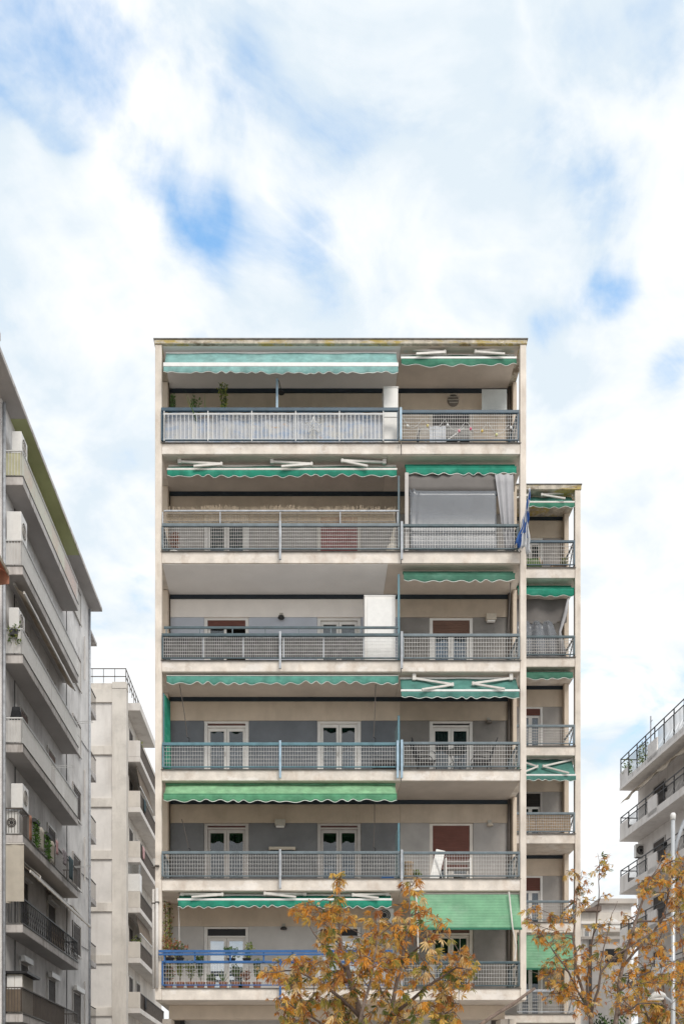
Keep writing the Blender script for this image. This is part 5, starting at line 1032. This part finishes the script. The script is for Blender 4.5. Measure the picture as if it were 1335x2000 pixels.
# ================================================================== LOW HOUSES AND SHRUB BEHIND THE RIGHT TREE
M_TILE = mat('old_roof_tile', (.16, .12, .10), .9, .25, 3, .4, 30); M_HW = mat('faded_house_wall', (.50, .46, .42), .9, .12, .6, .2, 30, .5, (.25, .2, .17), (1.5, 1.5, .2))
o = thing('low_house', (22, 76, 0), 'low pale house with a dark sloping roof and flat upper storey behind the right tree', 'house')
a, b, m_ = X_(1134, 72), X_(1232, 72), X_(1170, 72); zt = Z_(1782, 72); zp_ = Z_(1757, 72)
MB().box(a, b, 72, 80, 0, zt).build('wall', M_CB, o)
MB().box(m_, b, 72.02, 80, zt+.001, zp_-.35).build('upper_wall', M_CBP, o, bevel=.02); MB().box(m_-.2, b+.3, 71.6, 80.2, zp_-.349, zp_).build('upper_cornice', M_HW, o, bevel=.02)
MB().add([(a-.5, 71.5, zt+.02), (m_-.02, 71.5, zt+.02), (m_-.02, 71.5, zp_-.5), (a-.5, 80, zt+.02), (m_-.02, 80, zt+.02), (m_-.02, 80, zp_-.5)], [(0, 1, 2), (5, 4, 3), (0, 3, 4, 1), (1, 4, 5, 2), (2, 5, 3, 0)]).build('roof', M_TILE, o)
MB().box(a-.1, b+.1, 71.7, 71.99, Z_(1806, 72), Z_(1801, 72)).build('cornice', M_CBP, o, bevel=.02)
for px, w in ((1140, 8), (1156, 10), (1222, 7)):
    f = MB().box(X_(px, 72)-.1, X_(px+w, 72)+.1, 71.9, 71.998, Z_(1830, 72), Z_(1814, 72)).build('window', M_ALUC, o); MB().box(X_(px, 72), X_(px+w, 72), 71.86, 71.898, Z_(1829, 72), Z_(1815, 72)).build('pane', M_GLASSR, f)
n = 10; cx_, cz_ = X_(1192, 72), Z_(1812, 72); rr = .62
MB().add([(cx_+rr*math.cos(math.pi*i/n), 71.8, cz_+rr*math.sin(math.pi*i/n)) for i in range(n+1)]+[(cx_-rr, 71.8, cz_-.1), (cx_+rr, 71.8, cz_-.1)]+[(cx_+rr*math.cos(math.pi*i/n), 71.998, cz_+rr*math.sin(math.pi*i/n)) for i in range(n+1)]+[(cx_-rr, 71.998, cz_-.1), (cx_+rr, 71.998, cz_-.1)],
    [tuple(range(n+2, -1, -1)), tuple(range(n+3, 2*n+6))]+[(i, i+1, n+4+i, n+3+i) for i in range(n+2)]+[(n+2, 0, n+3, 2*n+5)]).build('arched_panel', M_ALU, o)
MB().box(X_(1172, 72), X_(1216, 72), 71.4, 71.79, Z_(1823, 72), Z_(1815, 72)).build('balcony_ledge', M_HW, o, bevel=.02)
o = thing('low_house', (22, 66, 0), 'pale flat-fronted house with a dark shop opening low behind the right tree', 'house')
a, b = X_(1136, 66), X_(1226, 66); zt = Z_(1836, 66)
MB().box(a, b, 66, 71, 0, zt).build('wall', M_CBP, o); MB().box(a-.1, b+.1, 65.8, 71.2, zt+.001, zt+.2).build('parapet', M_HW, o, bevel=.02)
f = MB().box(X_(1180, 66)-.08, X_(1218, 66)+.08, 65.93, 65.999, Z_(1880, 66)-.08, Z_(1854, 66)+.08).build('window', M_ALUC, o); MB().box(X_(1180, 66), X_(1218, 66), 65.9, 65.929, Z_(1880, 66), Z_(1854, 66)).build('pane', M_BLACK, f)
MB().tube([(X_(1152, 65.8), 65.8, 0), (X_(1152, 65.8), 65.8, zt)], .1, 6).build('drainpipe', M_PIPE_DK, o)

# ================================================================== STREET LAMP AND SIGN
o = thing('street_lamp', (X_(1313, 26), 26, 0), 'tall pale grey lamp post at the right edge with a low drooping lamp head', 'street lamp')
xl = X_(1313, 26); zt = Z_(1592, 26)
MB().tube([(xl, 26, .13), (xl, 26, 3), (xl, 26, zt)], [.075, .06, .052], 12).build('pole', mat('galvanised_pole', (.50, .52, .54), .45, .12, 3, metal=.3), o, smooth=True)
MB().lathe((xl, 26, zt+.001), [(.065, -.12), (.07, 0), (.05, .05), (.0, .06)], 12).build('cap', M_ALU, o, smooth=True)
MB().tube([at(1313, 1965, 26), at(1308, 1955, 26), at(1296, 1946, 26), at(1284, 1944, 25.95)], [.04, .038, .034, .03], 8).build('arm', M_POST_G, o, smooth=True)
h0, h1 = at(1300, 1946, 25.9), at(1263, 1953, 25.8)
hd = MB(); n = 10; prof = [(.02, 0), (.10, .12), (.15, .35), (.15, .65), (.10, .9), (.02, 1)]
vs_ = []; fs = []
for r_, t in prof:
    c = h0.lerp(h1, t)
    for i in range(n): a = 2*math.pi*i/n; vs_.append(c+Vector((0, r_*math.cos(a), r_*.55*math.sin(a)+(.10*math.sin(t*math.pi)))))
for j in range(len(prof)-1):
    for i in range(n): fs.append((j*n+i, j*n+(i+1) % n, (j+1)*n+(i+1) % n, (j+1)*n+i))
hd.add(vs_, fs); hd.build('lamp_head', M_ALU, o, smooth=True)
MB().box(h0.lerp(h1, .3).x-.28, h0.lerp(h1, .3).x+.05, 25.76, 25.92, h0.z-.10, h0.z-.045).build('lens', M_WHITEP, o, bevel=.02)
MB().tube([at(1314, 1672, 26), at(1322, 1640, 26), at(1334, 1606, 26), at(1345, 1590, 26)], .045, 8).build('upper_bracket', M_POST_G, o, smooth=True)
o = thing('road_sign', at(1293, 1886, 26.2), 'blue-grey back of a rectangular sign panel fixed to the lamp post', 'sign')
MB().box(X_(1277, 25.9), X_(1312, 25.9), 25.86, 25.885, Z_(1902, 25.9), Z_(1870, 25.9)).build('panel', mat('sign_back', (.33, .36, .40), .5, .1, 3), o, bevel=.01)
MB().box(X_(1303, 25.9), X_(1318, 25.9), 25.887, 26.06, Z_(1880, 25.9), Z_(1876, 25.9)).build('clamp', M_POST_G, o)

# ================================================================== TREES
LEAFC = [('russet_leaf', (.66, .32, .085), 6), ('ochre_leaf', (.76, .50, .13), 7), ('rust_leaf', (.42, .17, .06), 3), ('olive_leaf', (.42, .36, .09), 3), ('green_leaf', (.15, .18, .05), 2), ('tan_leaf', (.78, .58, .30), 5), ('orange_leaf', (.76, .36, .06), 5)]
LM = [mat(n, c, .6, .35, 14, trans=.5, spec=.2) for n, c, w in LEAFC]; LW = [w for n, c, w in LEAFC]
M_BARK = mat('grey_brown_bark', (.22, .165, .135), .95, .35, 10, .8, 40); M_BARKD = mat('dark_twig_bark', (.15, .11, .09), .95, .3, 12)
def leaf_geo(kind):
    """one palmate leaf: drooping leaflets round the tip of a stalk at the origin (hanging along -z)"""
    rnd = random.Random(kind*13+5); vs_, fs = [], []
    for i in range(rnd.choice((5, 6, 7))):
        a = -1.1+2.2*(i/(5.5))+rnd.uniform(-.18, .18); L = (.78+.3*math.cos(a))*rnd.uniform(.75, 1.15); w = L*.095
        d = Vector((math.sin(a), .55*rnd.uniform(.2, 1), -math.cos(a)*.9-.12)).normalized(); sd_ = d.cross(Vector((0, 1, .2))).normalized(); nn = sd_.cross(d)
        o_ = len(vs_); curl = rnd.uniform(.05, .38)
        P = [Vector((0, 0, 0)), d*L*.35+sd_*w*.7+nn*w*.4, d*L*.68+sd_*w+nn*w*.35-Vector((0, 0, curl*.3)), d*L-Vector((0, 0, curl*L)), d*L*.68-sd_*w+nn*w*.35-Vector((0, 0, curl*.3)), d*L*.35-sd_*w*.7+nn*w*.4, d*L*.6-nn*w*.15-Vector((0, 0, curl*.2))]
        vs_ += P; fs += [tuple(o_+q for q in f) for f in ((0, 1, 6), (1, 2, 6), (2, 3, 6), (3, 4, 6), (4, 5, 6), (5, 0, 6))]
    vs_ += [Vector((-.012, 0, 0)), Vector((.012, 0, 0)), Vector((0, -.2, .5))]; k = len(vs_); fs.append((k-3, k-2, k-1))
    return vs_, fs
GEO = [leaf_geo(i) for i in range(5)]; LMESH = {}
def leaf_mesh(g, m):
    if (g, m) not in LMESH:
        me = bpy.data.meshes.new('leaf'); me.from_pydata([tuple(p) for p in GEO[g][0]], [], GEO[g][1]); me.materials.append(LM[m]); LMESH[(g, m)] = me
    return LMESH[(g, m)]
def inside(p, poly):
    x, y = p; c = False
    for i in range(len(poly)):
        (x1, y1), (x2, y2) = poly[i], poly[i-1]
        if (y1 > y) != (y2 > y) and x < (x2-x1)*(y-y1)/(y2-y1)+x1: c = not c
    return c
def tree(label, base, limbs, clusters, leafsize, nleaf, greens, name='autumn_tree'):
    o = thing(name, base, label, 'tree')
    tr = MB(); pts = []
    for i, (pl, r0, r1) in enumerate(limbs):
        # smooth subdivide with a little wobble
        sm = []
        for j in range(len(pl)-1):
            for t in (0, .33, .66): sm.append(pl[j].lerp(pl[j+1], t)+(Vector((random.uniform(-.03, .03), random.uniform(-.05, .05), random.uniform(-.02, .02))) if t else Vector()))
        sm.append(pl[-1]); n = len(sm)
        rr = [r0+(r1-r0)*k/(n-1) for k in range(n)]
        q = MB().tube(sm, rr, 8 if r0 > .05 else 6)
        if i == 0: q.build('trunk', M_BARK, o, smooth=True)
        else: q.build('limb', M_BARK if r0 > .045 else M_BARKD, o, smooth=True)
        for k, p in enumerate(sm): pts.append((p, rr[k]))
    tw = MB(); leaves = []
    clusters = [c for c in clusters if not (1252 < c.x*FPX/c.y+VX < 1322 and 1922 < HY-(c.z-EYE)*FPX/c.y < 1975)] if name == 'autumn_tree' and base.x > 5 and base.y < 30 else clusters
    for c in clusters:
        best = min(pts, key=lambda q: (q[0]-c).length+(.8 if q[0].z > c.z else 0)+q[1]*3)
        p = best[0]; m1 = p.lerp(c, .5)+Vector((random.uniform(-.08, .08), random.uniform(-.08, .08), random.uniform(.0, .10)))
        tw.tube([p, m1, c], [min(best[1]*.6, .016), .010, .005], 5)
        pts.append((m1, .01))
        for k in range(random.randint(*nleaf)):
            v = random.uniform(.55, 1.05); q = (p.lerp(m1, v*2) if v < .5 else m1.lerp(c, min(1, v*2-1)))+Vector((random.gauss(0, .09), random.gauss(0, .09), random.gauss(-.02, .08)))
            tw.tube([m1.lerp(c, min(1, max(0, v*2-1.1))), q], [.004, .003], 3, cap=False)
            s = leafsize*random.uniform(.45, 1.3); rz = random.uniform(0, 6.283); tilt = random.gauss(0, .6); tilt2 = random.gauss(0, .55)
            M = Matrix.Translation(q) @ Matrix.Rotation(rz, 4, 'Z') @ Matrix.Rotation(tilt, 4, 'X') @ Matrix.Rotation(tilt2, 4, 'Y') @ Matrix.Scale(s, 4)
            wts = list(LW); g_ = greens(q)
            wts[3] *= 1+2*g_; wts[4] *= .3+5*g_; wts[0] *= 1.4-.8*g_
            leaves.append((M, random.randrange(5), random.choices(range(7), wts)[0]))
    tw.build('twigs', M_BARKD, o, stuff=True)
    leaves.sort(key=lambda l: l[0].translation.y)
    B = BASE[o]
    for M, g_, m in leaves[:295]:
        l = bpy.data.objects.new('leaf', leaf_mesh(g_, m)); COL.objects.link(l); l.parent = o; l.matrix_local = Matrix.Translation(-B) @ M
    f = MB()
    for M, g_, m in leaves[295:]: f.mi = m; f.add([M @ p for p in GEO[g_][0]], GEO[g_][1])
    if f.v: f.build('foliage', LM, o, stuff=True)
    return o, len(leaves)
YT = 22.0
A = lambda px, py, dy=0: at(px, py, YT+dy)
poly = [(508, 1908), (540, 1872), (600, 1868), (642, 1848), (612, 1815), (568, 1782), (572, 1760), (606, 1756), (640, 1790), (650, 1745), (652, 1712), (680, 1712), (690, 1765), (705, 1795), (745, 1775), (765, 1795), (778, 1735), (800, 1718), (814, 1752), (842, 1768), (868, 1800), (850, 1830), (838, 1858), (866, 1870), (905, 1852), (936, 1890), (926, 1925), (885, 1915), (897, 1965), (885, 2000), (880, 2080), (560, 2080), (538, 1962), (575, 1945), (556, 1920)]
cl = []
def fill(poly, n, Y0, dy, ctr=None, bias=0):
    xs = [p[0] for p in poly]; ys = [p[1] for p in poly]; out = []
    while len(out) < n:
        p = (random.uniform(min(xs), max(xs)), random.uniform(min(ys), max(ys)))
        if inside(p, poly) and random.random() < .35+.65*((p[1]-min(ys))/(max(ys)-min(ys)))**bias: out.append(at(p[0], p[1], Y0+random.uniform(-dy, dy)))
    return out
cl = fill(poly, 335, YT, 1.25, bias=1.3)
for p in ((662, 1716), (668, 1735), (800, 1722), (805, 1745), (790, 1760), (578, 1770), (520, 1900), (930, 1895), (908, 1870), (640, 1800), (860, 1800), (840, 1780), (548, 1952), (890, 1980), (600, 1762), (830, 1805), (655, 1755), (812, 1775)): cl.append(A(*p, random.uniform(-.5, .5)))
base = Vector((X_(722, YT), YT, .13))
fork = at(715, 2080, YT)
limbs = [([base, at(722, 2250, YT), fork, at(705, 1990, YT), at(680, 1900, YT), at(663, 1820, YT), at(662, 1740, YT)], .13, .012),
         ([fork, at(760, 1990, YT+.2), at(785, 1880, YT+.2), at(800, 1790, YT+.1), at(801, 1730, YT)], .07, .008),
         ([at(705, 1990, YT), at(640, 1930, YT-.5), at(580, 1895, YT-.7), at(520, 1900, YT-.7)], .045, .008),
         ([at(760, 1990, YT+.2), at(830, 1930, YT-.3), at(890, 1890, YT-.6), at(925, 1892, YT-.6)], .045, .008),
         ([at(680, 1900, YT), at(625, 1840, YT+.4), at(585, 1780, YT+.5)], .03, .006), ([at(785, 1880, YT+.2), at(830, 1840, YT-.5), at(862, 1803, YT-.6)], .03, .006),
         ([fork, at(700, 2010, YT-.8), at(720, 1930, YT-1.0), at(735, 1850, YT-.9), at(740, 1790, YT-.8)], .05, .008), ([fork, at(650, 2010, YT-.3), at(590, 1975, YT-.5), at(550, 1955, YT-.4)], .04, .006),
         ([fork, at(800, 2030, YT), at(860, 1990, YT-.2), at(895, 1960, YT-.2)], .045, .006), ([fork, at(830, 2050, YT+.4), at(920, 2015, YT+.6), at(1000, 1962, YT+.7), at(1044, 1930, YT+.7)], .06, .03)]
tree('brown-orange autumn tree standing in front of the middle of the tall block', base, limbs, cl, .16, (6, 9), lambda q: max(0, min(1, (5.6-q.z)/2.0))*.75)
YT2 = 24.0
B_ = lambda px, py, dy=0: at(px, py, YT2+dy)
base = Vector((X_(1185, YT2), YT2, .13)); fork = B_(1180, 2110)
limbs = [([base, B_(1183, 2230), fork, B_(1203, 1985), B_(1214, 1890), B_(1240, 1800), B_(1262, 1735), B_(1288, 1680)], .095, .010),
         ([fork, B_(1152, 1990, .2), B_(1127, 1905, .3), B_(1118, 1835, .3), B_(1125, 1760, .3), B_(1136, 1700, .3)], .055, .005),
         ([B_(1145, 1965, .2), B_(1110, 1900, -.2), B_(1080, 1858, -.3), B_(1048, 1808, -.4), B_(1022, 1775, -.4)], .028, .004),
         ([B_(1145, 1965, .2), B_(1100, 1940), B_(1060, 1905, .1), B_(1030, 1895, .2)], .022, .004), ([B_(1152, 1990, .2), B_(1145, 1920, .6), B_(1153, 1850, .7), B_(1165, 1780, .6), B_(1168, 1720, .5), B_(1166, 1666, .5)], .035, .004),
         ([B_(1152, 1990, .2), B_(1172, 1900, -.4), B_(1205, 1862, -.5), B_(1262, 1828, -.6), B_(1338, 1785, -.6)], .035, .006), ([B_(1210, 1935), B_(1250, 1905, .3), B_(1300, 1885, .4), B_(1345, 1865, .5)], .03, .006),
         ([B_(1240, 1800), B_(1285, 1800, .4), B_(1320, 1770, .5), B_(1345, 1740, .5)], .03, .006), ([B_(1203, 1985), B_(1245, 1960, -.5), B_(1290, 1960, -.7), B_(1335, 1985, -.8)], .03, .006),
         ([B_(1172, 1900, -.4), B_(1178, 1850, -.4), B_(1190, 1800, -.4), B_(1205, 1760, -.4)], .018, .004), ([B_(1214, 1890), B_(1290, 1800, .8), B_(1315, 1700, .9), B_(1325, 1640, 1.0)], .035, .006)]
cl = fill([(1235, 1790), (1240, 1725), (1262, 1690), (1298, 1645), (1345, 1625), (1345, 1960), (1240, 1985), (1225, 1900)], 120, YT2+.3, .9)
cl += fill([(1110, 1790), (1230, 1780), (1240, 1965), (1190, 1985), (1090, 1965), (1050, 1900), (1062, 1835)], 70, YT2, .6)
cl += fill([(1125, 1680), (1180, 1665), (1202, 1700), (1195, 1770), (1125, 1770)], 11, YT2+.3, .3) + fill([(1022, 1785), (1100, 1775), (1105, 1830), (1035, 1835)], 12, YT2-.2, .3) + fill([(1030, 1890), (1105, 1885), (1110, 1965), (1060, 1960)], 9, YT2, .3)
for p in ((1188, 1688), (1178, 1672), (1104, 1700), (1025, 1778), (1036, 1800), (1165, 1700)): cl.append(B_(*p, .3))
tree('sparse orange autumn tree with bare twigs in front of the lamp post', base, limbs, cl, .125, (6, 9), lambda q: .12, 'autumn_tree')

# brown-olive tree standing farther back at the lower right
YT3 = 33.0; base = Vector((X_(1300, YT3), YT3, .0)); fork = at(1300, 2080, YT3)
limbs = [([base, fork, at(1296, 1960, YT3), at(1290, 1890, YT3)], .12, .02), ([fork, at(1265, 1990, YT3), at(1245, 1930, YT3)], .06, .01), ([fork, at(1325, 1980, YT3), at(1345, 1900, YT3)], .06, .01)]
cl = fill([(1228, 1965), (1250, 1905), (1290, 1868), (1345, 1850), (1375, 1900), (1375, 2070), (1240, 2070)], 120, YT3, 1.5)
tree('fuller olive-brown tree farther back at the lower right corner', base, limbs, cl, .23, (5, 7), lambda q: .45, 'autumn_tree')

# evergreen shrub low behind the right tree
o = thing('evergreen_shrub', (X_(1180, 40), 40, 0), 'dark evergreen shrub low behind the orange tree', 'shrub')
f = MB()
for i in range(420):
    t = random.random(); c = (X_(1180, 40)+random.gauss(0, .55)*(1.2-t*.6), 40+random.gauss(0, .5), 1.0+4.6*t); leaf_tuft(f, c, .28, 9, .17, .3, 2)
f.build('foliage', [leafmat('evergreen_leaf', (.03, .05, .02)), M_LGREEN], o, stuff=True); MB().tube([(X_(1180, 40), 40, .1), (X_(1180, 40), 40, 4)], .09, 8, .03).build('trunk', M_BARK, o)
